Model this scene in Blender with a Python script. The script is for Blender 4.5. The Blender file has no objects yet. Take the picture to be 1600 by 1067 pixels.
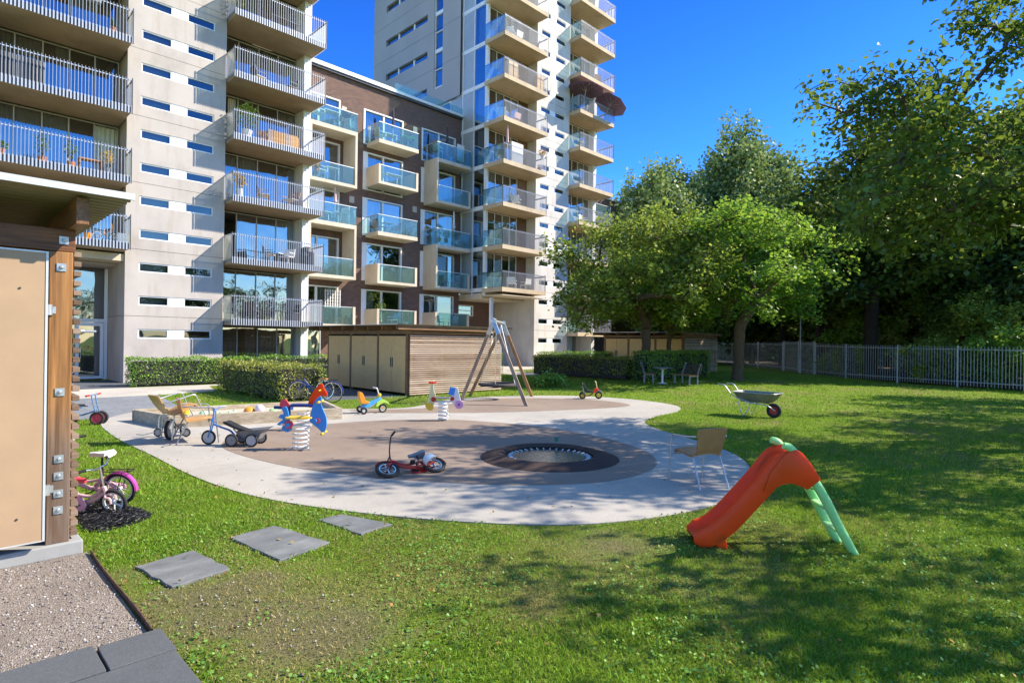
import bpy, math, random
import numpy as np
from mathutils import Vector, Matrix
R = math.radians
scene = bpy.context.scene
col = scene.collection
# ---------------------------------------------------------------- camera
cam = bpy.data.cameras.new("camera")
cam.sensor_width = 36; cam.lens = 36*910/1600.0; cam.clip_start = 0.05; cam.clip_end = 3000
camo = bpy.data.objects.new("camera", cam); col.objects.link(camo)
YAW, ROLL, PITCH = R(44.8), 0.0131, 1.5/910
fwd = Vector((math.cos(YAW)*math.cos(PITCH), math.sin(YAW)*math.cos(PITCH), math.sin(PITCH)))
rgt = Vector((math.sin(YAW), -math.cos(YAW), 0)); up = rgt.cross(fwd)
# a slight roll, as in the photograph: the horizon drops towards the right
r2 = (rgt*math.cos(ROLL) + up*math.sin(ROLL)); u2 = (up*math.cos(ROLL) - rgt*math.sin(ROLL))
camo.matrix_world = Matrix(((r2.x, u2.x, -fwd.x, 0), (r2.y, u2.y, -fwd.y, 0), (r2.z, u2.z, -fwd.z, 1.95), (0, 0, 0, 1)))
scene.camera = camo
# ---------------------------------------------------------------- light
SE = R(38.9); SV = Vector((.796*math.cos(SE), -.606*math.cos(SE), math.sin(SE)))
w = bpy.data.worlds.new("World"); scene.world = w; w.use_nodes = True
nt = w.node_tree; bg = nt.nodes["Background"]
sky = nt.nodes.new("ShaderNodeTexSky"); sky.sky_type = 'NISHITA'; sky.sun_disc = False
sky.sun_elevation = SE; sky.sun_rotation = math.atan2(.796, -.606)
sky.air_density = 1.0; sky.dust_density = 0.25; sky.ozone_density = 3.0
hs = nt.nodes.new("ShaderNodeHueSaturation"); hs.inputs["Saturation"].default_value = 1.22
# sky tint by elevation: deep blue band; rim and zenith paled to neutralise ambient
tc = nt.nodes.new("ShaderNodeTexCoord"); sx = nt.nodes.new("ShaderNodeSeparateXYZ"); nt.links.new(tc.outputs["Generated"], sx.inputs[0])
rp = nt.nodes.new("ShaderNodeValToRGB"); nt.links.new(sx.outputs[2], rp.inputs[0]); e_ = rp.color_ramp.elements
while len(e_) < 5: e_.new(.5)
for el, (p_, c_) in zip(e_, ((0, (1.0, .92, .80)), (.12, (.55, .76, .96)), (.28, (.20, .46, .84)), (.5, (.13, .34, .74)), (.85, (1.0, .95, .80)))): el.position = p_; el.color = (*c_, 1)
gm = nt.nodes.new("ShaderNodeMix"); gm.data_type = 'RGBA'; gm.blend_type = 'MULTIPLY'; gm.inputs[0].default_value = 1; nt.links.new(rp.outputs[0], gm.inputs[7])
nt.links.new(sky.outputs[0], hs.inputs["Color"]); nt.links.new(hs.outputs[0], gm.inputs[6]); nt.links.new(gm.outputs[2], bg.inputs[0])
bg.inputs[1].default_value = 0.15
sl = bpy.data.lights.new("sun", 'SUN'); sl.energy = 3.6; sl.angle = R(.53); sl.color = (1, .90, .74)
so = bpy.data.objects.new("sun", sl); col.objects.link(so); so.rotation_euler = SV.to_track_quat('Z', 'Y').to_euler()
scene.view_settings.view_transform = 'Standard'; scene.view_settings.look = 'None'
scene.view_settings.exposure = 1.42; scene.view_settings.gamma = 1
scene.cycles.max_bounces = 6; scene.cycles.transparent_max_bounces = 12; scene.cycles.caustics_reflective = False; scene.cycles.caustics_refractive = False
scene.cycles.use_denoising = True
# ---------------------------------------------------------------- helpers
class MB:
    """collects geometry; build() links it as one mesh object"""
    def __init__(s, off=(0, 0, 0)):
        s.v = []; s.f = []; s.m = []; s.mi = 0; s.off = off; s.M = None
    def add(s, vs, fs):
        n = len(s.v)
        if s.M is not None: vs = [tuple(s.M @ Vector(p)) for p in vs]
        ox, oy, oz = s.off
        s.v += [(p[0]-ox, p[1]-oy, p[2]-oz) for p in vs]
        s.f += [tuple(i+n for i in f) for f in fs]; s.m += [s.mi]*len(fs); return s
    def box(s, x0, y0, z0, x1, y1, z1):
        return s.add([(x0,y0,z0),(x1,y0,z0),(x1,y1,z0),(x0,y1,z0),(x0,y0,z1),(x1,y0,z1),(x1,y1,z1),(x0,y1,z1)],
                     [(0,3,2,1),(4,5,6,7),(0,1,5,4),(1,2,6,5),(2,3,7,6),(3,0,4,7)])
    def bar(s, a, b, w, t, upv=(0, 0, 1)):
        """rectangular bar from a to b, width w (sideways) and t (along upv)"""
        a = Vector(a); b = Vector(b); d = (b-a).normalized(); u = Vector(upv)
        if abs(d.dot(u)) > .98: u = Vector((1, 0, 0))
        sd = d.cross(u).normalized(); u = sd.cross(d)
        q = [sd*(w/2)*i + u*(t/2)*j for i, j in ((-1,-1),(1,-1),(1,1),(-1,1))]
        return s.add([tuple(a+k) for k in q]+[tuple(b+k) for k in q], [(0,1,2,3),(7,6,5,4),(0,4,5,1),(1,5,6,2),(2,6,7,3),(3,7,4,0)])
    def tube(s, pts, r, n=8, closed=False, caps=True):
        P = [Vector(p) for p in pts]; m = len(P); rs = r if isinstance(r, (list, tuple)) else [r]*m
        vs = []; ref = None
        for i, p in enumerate(P):
            if closed: t = P[(i+1) % m]-P[i-1]
            else: t = P[min(i+1, m-1)]-P[max(i-1, 0)]
            t.normalize()
            if ref is None: ref = t.orthogonal().normalized()
            ref = (ref - t*ref.dot(t))
            ref = ref.normalized() if ref.length > 1e-6 else t.orthogonal().normalized()
            b = t.cross(ref)
            for k in range(n):
                a = 2*math.pi*k/n; vs.append(tuple(p+(ref*math.cos(a)+b*math.sin(a))*rs[i]))
        fs = []
        for i in range(m if closed else m-1):
            j = (i+1) % m
            for k in range(n): fs.append((i*n+k, i*n+(k+1) % n, j*n+(k+1) % n, j*n+k))
        if caps and not closed: fs += [tuple(range(n-1, -1, -1)), tuple((m-1)*n+k for k in range(n))]
        return s.add(vs, fs)
    def lathe(s, prof, n=24, c=(0, 0, 0), axis=(0, 0, 1), closed=False, caps=True):
        ax = Vector(axis).normalized(); u = ax.orthogonal().normalized(); v = ax.cross(u); c = Vector(c); vs = []; fs = []
        for (r, z) in prof:
            for k in range(n):
                a = 2*math.pi*k/n; vs.append(tuple(c+ax*z+(u*math.cos(a)+v*math.sin(a))*r))
        m = len(prof)
        for i in range(m if closed else m-1):
            j = (i+1) % m
            for k in range(n): fs.append((i*n+k, i*n+(k+1) % n, j*n+(k+1) % n, j*n+k))
        if not closed and caps:
            if prof[0][0] > 1e-5: fs.append(tuple(range(n-1, -1, -1)))
            if prof[-1][0] > 1e-5: fs.append(tuple((m-1)*n+k for k in range(n)))
        return s.add(vs, fs)
    def prism(s, poly, a, b, plane='xz'):
        """polygon in a plane, extruded a..b along the third axis"""
        f = {'xz': lambda p, t: (p[0], t, p[1]), 'xy': lambda p, t: (p[0], p[1], t), 'yz': lambda p, t: (t, p[0], p[1])}[plane]
        n = len(poly)
        return s.add([f(p, a) for p in poly]+[f(p, b) for p in poly],
                     [tuple(range(n)), tuple(range(2*n-1, n-1, -1))]+[(i, i+n, (i+1) % n+n, (i+1) % n) for i in range(n)])
    def wall(s, x0, x1, z0, z1, y0, y1, holes=()):
        """wall facing -Y (front at y0) with real openings"""
        xs = sorted({x0, x1, *[a for h in holes for a in (h[0], h[1]) if x0 < a < x1]})
        zs = sorted({z0, z1, *[a for h in holes for a in (h[2], h[3]) if z0 < a < z1]})
        def solid(i, j):
            if i < 0 or j < 0 or i >= len(xs)-1 or j >= len(zs)-1: return False
            cx = (xs[i]+xs[i+1])/2; cz = (zs[j]+zs[j+1])/2
            return not any(h[0] < cx < h[1] and h[2] < cz < h[3] for h in holes)
        for i in range(len(xs)-1):
            for j in range(len(zs)-1):
                if not solid(i, j): continue
                a, b, c, d = xs[i], xs[i+1], zs[j], zs[j+1]
                s.add([(a,y0,c),(b,y0,c),(b,y0,d),(a,y0,d)], [(0,1,2,3)]); s.add([(a,y1,c),(b,y1,c),(b,y1,d),(a,y1,d)], [(3,2,1,0)])
                if not solid(i-1, j): s.add([(a,y0,c),(a,y1,c),(a,y1,d),(a,y0,d)], [(3,2,1,0)])
                if not solid(i+1, j): s.add([(b,y0,c),(b,y1,c),(b,y1,d),(b,y0,d)], [(0,1,2,3)])
                if not solid(i, j-1): s.add([(a,y0,c),(b,y0,c),(b,y1,c),(a,y1,c)], [(3,2,1,0)])
                if not solid(i, j+1): s.add([(a,y0,d),(b,y0,d),(b,y1,d),(a,y1,d)], [(0,1,2,3)])
        return s
    def build(s, name, mat, parent=None, smooth=False, bevel=0, seg=2, fix=True, **pr):
        me = bpy.data.meshes.new(name); me.from_pydata(s.v, [], s.f)
        for m in (mat if isinstance(mat, (list, tuple)) else [mat]): me.materials.append(m)
        if any(s.m): me.polygons.foreach_set("material_index", s.m)
        if fix:
            import bmesh
            bm = bmesh.new(); bm.from_mesh(me); bmesh.ops.recalc_face_normals(bm, faces=bm.faces); bm.to_mesh(me); bm.free()
        if smooth: me.polygons.foreach_set("use_smooth", [True]*len(me.polygons))
        me.update()
        o = bpy.data.objects.new(name, me); col.objects.link(o)
        if parent is not None: o.parent = parent
        if bevel:
            b = o.modifiers.new("bevel", 'BEVEL'); b.width = bevel; b.segments = seg; b.limit_method = 'ANGLE'; b.angle_limit = R(35)
        if smooth:
            e = o.modifiers.new("split", 'EDGE_SPLIT'); e.split_angle = R(38); e.use_edge_sharp = False
        for k, v in pr.items(): o[k] = v
        return o
def thing(name, label, cat, loc=(0, 0, 0), rz=0, group=None, rx=0, ry=0):
    o = bpy.data.objects.new(name, None); col.objects.link(o); o.empty_display_size = .1
    o.location = loc; o.rotation_euler = (rx, ry, rz); o['label'] = label; o['category'] = cat
    if group: o['group'] = group
    return o
def tag(o, label, cat, group=None):
    o['label'] = label; o['category'] = cat
    if group: o['group'] = group
    return o
def dup(o, parent=None, loc=None, rz=None, label=None, group=None, scale=None):
    c = o.copy(); col.objects.link(c)
    if parent is not None: c.parent = parent
    if loc is not None: c.location = loc
    if rz is not None: c.rotation_euler = (0, 0, rz)
    if scale: c.scale = scale if isinstance(scale, tuple) else (scale,)*3
    if label: c['label'] = label
    if group: c['group'] = group
    for ch in list(o.children): dup(ch, c)
    return c
def bez(ps, n=8):
    """Catmull-Rom through points"""
    P = [Vector(p) for p in ps]; P = [2*P[0]-P[1]]+P+[2*P[-1]-P[-2]]; out = []
    for i in range(1, len(P)-2):
        a, b, c, d = P[i-1:i+3]
        for k in range(n):
            t = k/n; out.append(.5*((2*b)+(c-a)*t+(2*a-5*b+4*c-d)*t*t+(3*b-a-3*c+d)*t**3))
    out.append(P[-2]); return out
# ---------------------------------------------------------------- materials
class NT:
    def __init__(s, name):
        s.m = bpy.data.materials.new(name); s.m.use_nodes = True; s.t = s.m.node_tree
        s.b = s.t.nodes["Principled BSDF"]; s.o = s.t.nodes["Material Output"]
    def n(s, ty, ins=None, **kw):
        nd = s.t.nodes.new("ShaderNode"+ty)
        for k, v in kw.items(): setattr(nd, k, v)
        for k, v in (ins or {}).items():
            if hasattr(v, 'is_linked'): s.t.links.new(v, nd.inputs[k])
            else: nd.inputs[k].default_value = v
        return nd
    def l(s, a, b): s.t.links.new(a, b)
    def geo(s): return s.n("NewGeometry")
    def obj(s): return s.n("TexCoord").outputs["Object"]
    def mapped(s, vec, sc=(1, 1, 1), rot=(0, 0, 0)):
        return s.n("Mapping", {"Vector": vec, "Scale": sc, "Rotation": rot}).outputs[0]
    def noise(s, vec, scale, detail=4, rough=.55, out="Fac"):
        return s.n("TexNoise", {"Vector": vec, "Scale": scale, "Detail": detail, "Roughness": rough}).outputs[out]
    def ramp(s, fac, stops):
        r = s.n("ValToRGB", {"Fac": fac}); e = r.color_ramp.elements
        while len(e) < len(stops): e.new(.5)
        for el, (p, c) in zip(e, stops): el.position = p; el.color = (*c, 1) if len(c) == 3 else c
        return r.outputs[0]
    def mix(s, fac, a, b, blend='MIX'):
        nd = s.n("Mix", data_type='RGBA', blend_type=blend)
        for i, v in ((0, fac), (6, a), (7, b)):
            if hasattr(v, 'is_linked'): s.l(v, nd.inputs[i])
            else: nd.inputs[i].default_value = v if i == 0 or len(v) == 4 else (*v, 1)
        return nd.outputs[2]
    def math(s, op, a, b=0.0, c=0.0):
        nd = s.n("Math", operation=op)
        for i, v in enumerate((a, b, c)):
            if hasattr(v, 'is_linked'): s.l(v, nd.inputs[i])
            else: nd.inputs[i].default_value = v
        return nd.outputs[0]
    def bump(s, h, strength=.3, dist=.01):
        s.l(s.n("Bump", {"Height": h, "Strength": strength, "Distance": dist}).outputs[0], s.b.inputs["Normal"])
    def set(s, color=None, rough=.6, metal=0, spec=.5, coat=0):
        if color is not None:
            if hasattr(color, 'is_linked'): s.l(color, s.b.inputs["Base Color"])
            else: s.b.inputs["Base Color"].default_value = (*color, 1)
        if hasattr(rough, 'is_linked'): s.l(rough, s.b.inputs["Roughness"])
        else: s.b.inputs["Roughness"].default_value = rough
        s.b.inputs["Metallic"].default_value = metal; s.b.inputs["Specular IOR Level"].default_value = spec
        s.b.inputs["Coat Weight"].default_value = coat
        return s.m
def pm(name, c, var=.15, scale=6, rough=.55, metal=0, bump=0, spec=.5, coat=0, stretch=(1, 1, 1)):
    """a surface whose own colour wanders a little (dirt, fading)"""
    t = NT(name); v = t.mapped(t.obj(), stretch)
    f = t.noise(v, scale, 6, .62)
    lo = tuple(x*(1-var) for x in c); hi = tuple(min(1, x*(1+var)) for x in c)
    cc = t.ramp(f, [(.3, lo), (.7, hi)])
    g = t.noise(v, scale*7, 4)
    rr = t.math('MULTIPLY_ADD', g, .25, max(0.02, rough-.12))
    if bump: t.bump(g, bump, .004)
    return t.set(cc, rr, metal, spec, coat)
def m_concrete(name, base, joint_stain=True, sc=1.0):
    t = NT(name); p = t.geo().outputs["Position"]
    a = t.noise(t.mapped(p, (.5, .5, .35)), 1.3*sc, 6, .6)
    b = t.noise(t.mapped(p, (2.5, 2.5, .35)), 1.1*sc, 5, .6)       # rain streaks
    c = t.noise(p, 26, 5, .7)
    c1 = t.ramp(a, [(.30, tuple(x*.80 for x in base)), (.50, base), (.70, tuple(min(.9, x*1.08) for x in base))])
    c2 = t.mix(t.ramp(b, [(.52, (0, 0, 0)), (.76, (.62, .62, .62))]), c1, tuple(x*y for x, y in zip(base, (.76, .7, .62))))
    c3 = t.mix(t.ramp(c, [(.3, (.14, .14, .14)), (.5, (0, 0, 0))]), c2, tuple(x*.6 for x in base))
    t.bump(c, .25, .004); return t.set(c3, .85, spec=.3)
def m_wood(name, c1, c2, axis=0, scale=1.0, rough=.65, knots=True):
    t = NT(name); s = [14*scale]*3; s[axis] = .7*scale
    v = t.mapped(t.obj(), tuple(s))
    n = t.noise(v, 2.2, 7, .62); big = t.noise(t.mapped(t.obj(), tuple((1.2 if i == axis else 3)*scale for i in range(3))), 1.5, 3)
    c = t.mix(t.ramp(n, [(.35, (0, 0, 0)), (.66, (1, 1, 1))]), c1, c2)
    c = t.mix(t.ramp(big, [(.42, (0, 0, 0)), (.75, (.55, .55, .55))]), c, tuple(x*.55 for x in c1))
    ri = t.n("ObjectInfo").outputs["Random"]
    t.bump(n, .35, .003); return t.set(c, rough, spec=.35)
def m_slat(name, c1, c2, c3):
    t = NT(name); rnd = t.geo().outputs["Random Per Island"]
    n = t.noise(t.mapped(t.obj(), (1.2, 1.2, 30)), 2.5, 5, .6)
    n2 = t.noise(t.obj(), .9, 3)
    f = t.math('MULTIPLY_ADD', n, .6, t.math('MULTIPLY', rnd, .4))
    c = t.ramp(f, [(.28, c1), (.5, c2), (.72, c3)])
    c = t.mix(t.ramp(n2, [(.45, (0, 0, 0)), (.7, (.7, .7, .7))]), c, tuple(x*.75 for x in c3))
    t.bump(n, .3, .003); return t.set(c, .8, spec=.25)
def m_brick():
    t = NT("brick"); p = t.geo().outputs["Position"]; s = t.n("SeparateXYZ", {0: p})
    xy = t.math('ADD', s.outputs[0], s.outputs[1])
    v = t.n("CombineXYZ", {0: xy, 1: s.outputs[2]}).outputs[0]
    b = t.n("TexBrick", {"Vector": v, "Scale": 1.0, "Mortar Size": .008, "Mortar Smooth": .3, "Bias": -.1, "Brick Width": .24, "Row Height": .075,
        "Color1": (.165, .088, .064, 1), "Color2": (.07, .042, .036, 1), "Mortar": (.26, .21, .18, 1)})
    n = t.noise(p, .6, 4); c = t.mix(t.ramp(n, [(.35, (0, 0, 0)), (.7, (.45, .45, .45))]), b.outputs[0], (.19, .11, .08))
    t.bump(t.math('SUBTRACT', 1.0, b.outputs["Fac"]), .5, .008); return t.set(c, .85, spec=.3)
def m_cladding():
    t = NT("grey_cladding"); p = t.geo().outputs["Position"]; s = t.n("SeparateXYZ", {0: p})
    z = s.outputs[2]
    w_ = t.n("Math", {0: t.math('MULTIPLY', z, 1/.12)}, operation='FRACT').outputs[0]
    groove = t.math('LESS_THAN', w_, .13)
    n = t.noise(t.mapped(p, (1, .4, .15)), 1.1, 4)
    c = t.mix(groove, t.ramp(n, [(.3, (.36, .335, .315)), (.7, (.43, .40, .375))]), (.24, .22, .21))
    t.bump(t.math('SUBTRACT', 1.0, groove), .6, .012); return t.set(c, .6, spec=.4)
def m_glass(name, tint=(.4, .47, .48), refl=.3, rough=.02, body=None, bodyfac=0, wob=0):
    t = NT(name); fr = t.n("Fresnel", {"IOR": 1.55}).outputs[0]
    fac = t.math('MULTIPLY_ADD', fr, .42*(1-refl), refl)
    g = t.n("BsdfGlossy", {"Color": (.66, .72, .78, 1), "Roughness": rough})
    if wob:
        nn = t.noise(t.geo().outputs["Position"], .55, 2); t.l(t.n("Bump", {"Height": nn, "Strength": wob, "Distance": .2}).outputs[0], g.inputs["Normal"])
    tr = t.n("BsdfTransparent", {"Color": (*tint, 1)}); last = tr.outputs[0]
    if body:
        d = t.n("BsdfDiffuse", {"Color": (*body, 1)}); tl = t.n("BsdfTranslucent", {"Color": (*body, 1)})
        dd = t.n("MixShader", {0: .6, 1: d.outputs[0], 2: tl.outputs[0]})
        last = t.n("MixShader", {0: bodyfac, 1: last, 2: dd.outputs[0]}).outputs[0]
    mx = t.n("MixShader", {0: fac, 1: last, 2: g.outputs[0]}); t.l(mx.outputs[0], t.o.inputs[0]); return t.m
def m_leaf(name, cols, trans=.38, gloss=.06, scale=.5, rough=.5):
    """leaf: colour differs from leaf to leaf and drifts over the crown"""
    t = NT(name); ge = t.geo(); rnd = ge.outputs["Random Per Island"]
    big = t.noise(ge.outputs["Position"], scale, 3)
    f = t.math('ADD', t.math('MULTIPLY', rnd, .62), t.math('MULTIPLY', t.math('SUBTRACT', big, .5), .9))
    f = t.math('ADD', f, .12)
    c = t.ramp(f, [(i/(len(cols)-1)*.95+.02, k) for i, k in enumerate(cols)])
    d = t.n("BsdfDiffuse", {"Color": c}); tl = t.n("BsdfTranslucent", {"Color": t.mix(.45, c, (.34, .42, .05), 'MIX')})
    g = t.n("BsdfGlossy", {"Color": (1, 1, 1, 1), "Roughness": rough})
    m1 = t.n("MixShader", {0: trans, 1: d.outputs[0], 2: tl.outputs[0]}); m2 = t.n("MixShader", {0: gloss*.5, 1: m1.outputs[0], 2: g.outputs[0]})
    t.l(m2.outputs[0], t.o.inputs[0]); return t.m
M = {}
M['conc'] = m_concrete("pale_concrete", (.48, .43, .385))
M['conc_white'] = m_concrete("white_concrete", (.60, .565, .52))
M['conc_beige'] = m_concrete("beige_concrete", (.62, .53, .40))
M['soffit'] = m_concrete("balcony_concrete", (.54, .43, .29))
M['soffit_d'] = m_concrete('dark_balcony_concrete', (.38, .30, .21))  # darker brown concrete of the left block's balconies
M['plinth'] = m_concrete("grey_concrete", (.33, .33, .32))
M['brick'] = m_brick(); M['clad'] = m_cladding()
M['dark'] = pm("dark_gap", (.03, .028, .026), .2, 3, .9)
M['fin'] = pm("light_metal_fin", (.42, .44, .48), .06, 2, .45, .25)
M['metal_l'] = pm("light_metal", (.62, .63, .62), .1, 3, .45, .3)
M['metal_w'] = pm("white_painted_metal", (.74, .75, .74), .07, 3, .4)
M['metal_d'] = pm("dark_metal", (.06, .065, .07), .2, 4, .45, .4)
M['frame'] = pm("grey_window_frame", (.42, .42, .41), .08, 3, .5)
M['framew'] = pm("white_window_frame", (.78, .79, .78), .05, 3, .45)
M['glass'] = m_glass("window_glass", (.46, .52, .54), .34, .015, wob=.08)
M['glassd'] = m_glass("strip_window_glass", (.35, .42, .45), .15, .02, wob=.05)
M['glasst'] = m_glass("teal_balcony_glass", (.50, .80, .82), .07, .03, (.36, .62, .64), .30)
M['glassf'] = m_glass("frosted_balcony_glass", (.6, .66, .6), .08, .2, (.56, .60, .54), .55)
M['panel'] = pm("spandrel_panel", (.42, .44, .42), .08, 2, .35, .2)
M['curtain'] = pm("pale_curtain", (.62, .66, .60), .08, 3, .9)
M['curtain2'] = pm("beige_curtain", (.6, .54, .42), .08, 3, .9)
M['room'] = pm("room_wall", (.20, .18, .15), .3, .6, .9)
M['steel'] = pm("galvanised_steel", (.52, .53, .54), .18, 12, .4, .75)
M['rust'] = pm("rusty_steel", (.115, .062, .038), .5, 20, .85, .1, .4)
M['asphalt'] = None
# ================================================================ ground
def sm(t): t = max(0, min(1, t)); return t*t*(3-2*t)
def gz(x, y): return .18*sm((x-19)/8)*sm((y-7)/6)
def m_grass():
    t = NT("lawn"); p = t.geo().outputs["Position"]
    a = t.noise(p, 1.1, 6, .6); b = t.noise(p, .28, 4, .55); f = t.noise(p, 55, 5, .75)
    g = t.ramp(f, [(.3, (.05, .085, .010)), (.52, (.14, .225, .018)), (.75, (.27, .38, .04))])
    dry = t.ramp(f, [(.3, (.13, .105, .04)), (.7, (.34, .28, .12))])
    c = t.mix(t.ramp(t.math('MULTIPLY_ADD', a, .5, t.math('MULTIPLY', b, .5)), [(.47, (0, 0, 0)), (.64, (.75, .75, .75))]), g, dry)
    # trodden soil near the slabs and by the slide
    def patch(x, y, r, n=None):
        d = t.n("VectorMath", {0: t.n("VectorMath", {0: p, 1: (x, y, 0)}, operation='SUBTRACT').outputs[0], 1: (1, 1, 0)}, operation='MULTIPLY').outputs[0]
        ln = t.n("VectorMath", {0: d}, operation='LENGTH').outputs["Value"]
        e = t.math('MULTIPLY_ADD', t.noise(p, 2.6, 5, .65), r*1.3, t.math('MULTIPLY', ln, -1))
        return t.ramp(t.math('ADD', e, .05), [(0.0, (0, 0, 0)), (.5, (.72, .72, .72))])
    soil = t.ramp(t.noise(p, 70, 5, .8), [(.3, (.09, .065, .04)), (.5, (.19, .145, .09)), (.72, (.36, .30, .21))])
    for (x, y, r) in ((1.55, 4.55, 1.15), (1.9, 3.6, 1.0), (4.75, 3.25, .85), (1.25, 5.6, .5)):
        c = t.mix(patch(x, y, r), c, soil)
    t.bump(t.math('ADD', f, t.math('MULTIPLY', a, .6)), .9, .03); return t.set(c, .95, spec=.1)
M['lawn'] = m_grass()
def m_speck(name, base, var=.14, spk=.3, scale=160, bump=.35):
    t = NT(name); p = t.geo().outputs["Position"]
    a = t.noise(p, .55, 5, .6); v = t.n("TexVoronoi", {"Vector": p, "Scale": scale}).outputs["Color"]
    sp = t.n("SeparateColor", {0: v}).outputs[0]
    c = t.ramp(a, [(.3, tuple(x*(1-var) for x in base)), (.7, tuple(x*(1+var) for x in base))])
    c = t.mix(t.ramp(sp, [(.0, (spk, spk, spk)), (.35, (0, 0, 0))]), c, tuple(x*.45 for x in base))
    c = t.mix(t.ramp(sp, [(.75, (0, 0, 0)), (1, (spk, spk, spk))]), c, tuple(min(1, x*1.7) for x in base))
    st = t.noise(p, 2.3, 6, .7); c = t.mix(t.ramp(st, [(.5, (0, 0, 0)), (.78, (.42, .42, .42))]), c, tuple(x*.6 for x in base))
    t.bump(sp, bump, .004); return t.set(c, .9, spec=.2)
M['path'] = m_speck("light_grey_safety_surface", (.40, .37, .33))
M['rubber'] = m_speck("brown_rubber_surface", (.255, .195, .155))
M['walk'] = m_speck("pale_concrete_walk", (.47, .43, .375), scale=60)
M['ring'] = m_speck("dark_brown_rubber", (.062, .042, .036), .15, .25)
def m_tiles(name, base, s=.4):
    t = NT(name); p = t.geo().outputs["Position"]
    b = t.n("TexBrick", {"Vector": p, "Scale": 1.0, "Mortar Size": .008, "Brick Width": s*1.5, "Row Height": s, "Color1": (*[x*.92 for x in base], 1), "Color2": (*[x*1.1 for x in base], 1), "Mortar": (*[x*.45 for x in base], 1)})
    n = t.noise(p, 1.2, 5); c = t.mix(t.ramp(n, [(.35, (0, 0, 0)), (.75, (.4, .4, .4))]), b.outputs[0], tuple(x*.7 for x in base))
    f = t.noise(p, 90, 3); t.bump(f, .25, .003); return t.set(c, .8, spec=.3)
M['tiles'] = m_tiles("grey_paving", (.21, .22, .235), .45)
M['tiles_d'] = m_tiles("shaded_paving", (.11, .12, .135), .4)  # darker copy of the grey paving, shade painted into its colour
def m_gravel():
    t = NT("gravel"); p = t.geo().outputs["Position"]
    v = t.n("TexVoronoi", {"Vector": p, "Scale": 120.0}); sc_ = t.n("SeparateColor", {0: v.outputs["Color"]}).outputs[0]
    v2 = t.n("TexVoronoi", {"Vector": p, "Scale": 260.0}); s2 = t.n("SeparateColor", {0: v2.outputs["Color"]}).outputs[1]
    c = t.ramp(t.math('MULTIPLY_ADD', sc_, .5, t.math('MULTIPLY', s2, .5)), [(.15, (.12, .095, .075)), (.45, (.27, .22, .175)), (.7, (.38, .32, .265)), (.95, (.50, .46, .40))])
    n = t.noise(p, 1.6, 5); c = t.mix(t.ramp(n, [(.42, (0, 0, 0)), (.7, (.6, .6, .6))]), c, (.17, .135, .105))
    t.bump(t.math('MULTIPLY', v.outputs["Distance"], -1), .8, .012); return t.set(c, .9, spec=.25)
M['gravel'] = m_gravel()
M['forest'] = m_speck("woodland_soil", (.085, .062, .038), .3, .5, 25, .8)
M['slate'] = None
def m_slate():
    t = NT("slate"); p = t.geo().outputs["Position"]
    a = t.noise(t.mapped(p, (1, 1.6, 1)), 2.2, 7, .65); b = t.noise(p, 60, 4)
    c = t.ramp(a, [(.3, (.11, .115, .12)), (.55, (.17, .175, .175)), (.75, (.26, .265, .255))])
    t.bump(t.math('MULTIPLY_ADD', b, .3, a), .6, .012); return t.set(c, .7, spec=.4)
M['slate'] = m_slate()
# the lawn: one sheet out to the horizon, rising a little towards the tower
gx = [-900, -300, -100, -40]+[x*1.0 for x in range(-20, 61)]+[80, 120, 300, 900]
gy = [-900, -300, -100, -50]+[y*1.0 for y in range(-30, 61)]+[80, 120, 300, 900]
vs = [(x, y, gz(x, y)) for y in gy for x in gx]; nx = len(gx)
mb = MB(); mb.add(vs, [(j*nx+i, j*nx+i+1, (j+1)*nx+i+1, (j+1)*nx+i) for j in range(len(gy)-1) for i in range(nx-1)])
mb.build("lawn", M['lawn'], smooth=True, kind='structure')
def smooth_poly(pts, n=5): 
    P = [Vector((p[0], p[1], 0)) for p in pts]; m = len(P); out = []
    for i in range(m):
        a, b, c, d = P[i-1], P[i], P[(i+1) % m], P[(i+2) % m]
        for k in range(n):
            t = k/n; q = .5*((2*b)+(c-a)*t+(2*a-5*b+4*c-d)*t*t+(3*b-a-3*c+d)*t**3); out.append((q.x, q.y))
    return out
def sheet(name, poly, z, mat, thick=.03, **k):
    mb = MB(); n = len(poly)
    import mathutils
    tris = mathutils.geometry.tessellate_polygon([[Vector((x, y, 0)) for x, y in poly]])
    mb.add([(x, y, z) for x, y in poly], [tuple(t) for t in tris])
    mb.add([(x, y, z) for x, y in poly]+[(x, y, z-thick) for x, y in poly], [(i, (i+1) % n, (i+1) % n+n, i+n) for i in range(n)])
    o = mb.build(name, mat, kind='structure')
    me = o.data
    up_ = [p.index for p in me.polygons if abs(p.normal.z) > .5 and p.normal.z < 0]
    if up_:
        import bmesh
        bm = bmesh.new(); bm.from_mesh(me); bm.faces.ensure_lookup_table()
        bmesh.ops.reverse_faces(bm, faces=[bm.faces[i] for i in up_]); bm.to_mesh(me); bm.free()
    return o
P_OUT = smooth_poly([(2.84,16.0),(2.62,13.4),(2.66,10.9),(2.67,9.2),(2.78,7.9),(3.0,6.95),(3.42,5.95),(4.0,4.95),(4.7,4.1),(5.4,3.62),(6.3,3.3),(7.3,3.22),(8.4,3.45),(9.4,3.9),(10.3,4.6),(11.1,5.75),(11.9,7.1),(12.7,7.9),(13.9,8.3),(15.4,8.5),(16.6,9.1),(17.3,10.2),(17.5,11.6),(17.1,13.1),(16.2,14.2),(14.6,15.05),(12.72,15.3),(11.2,14.65),(10.0,14.15),(8.9,14.5),(8.2,15.2),(7.6,16.2),(6.9,17.0),(5.8,17.8),(4.6,18.2),(3.6,17.4)], 5)
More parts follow.
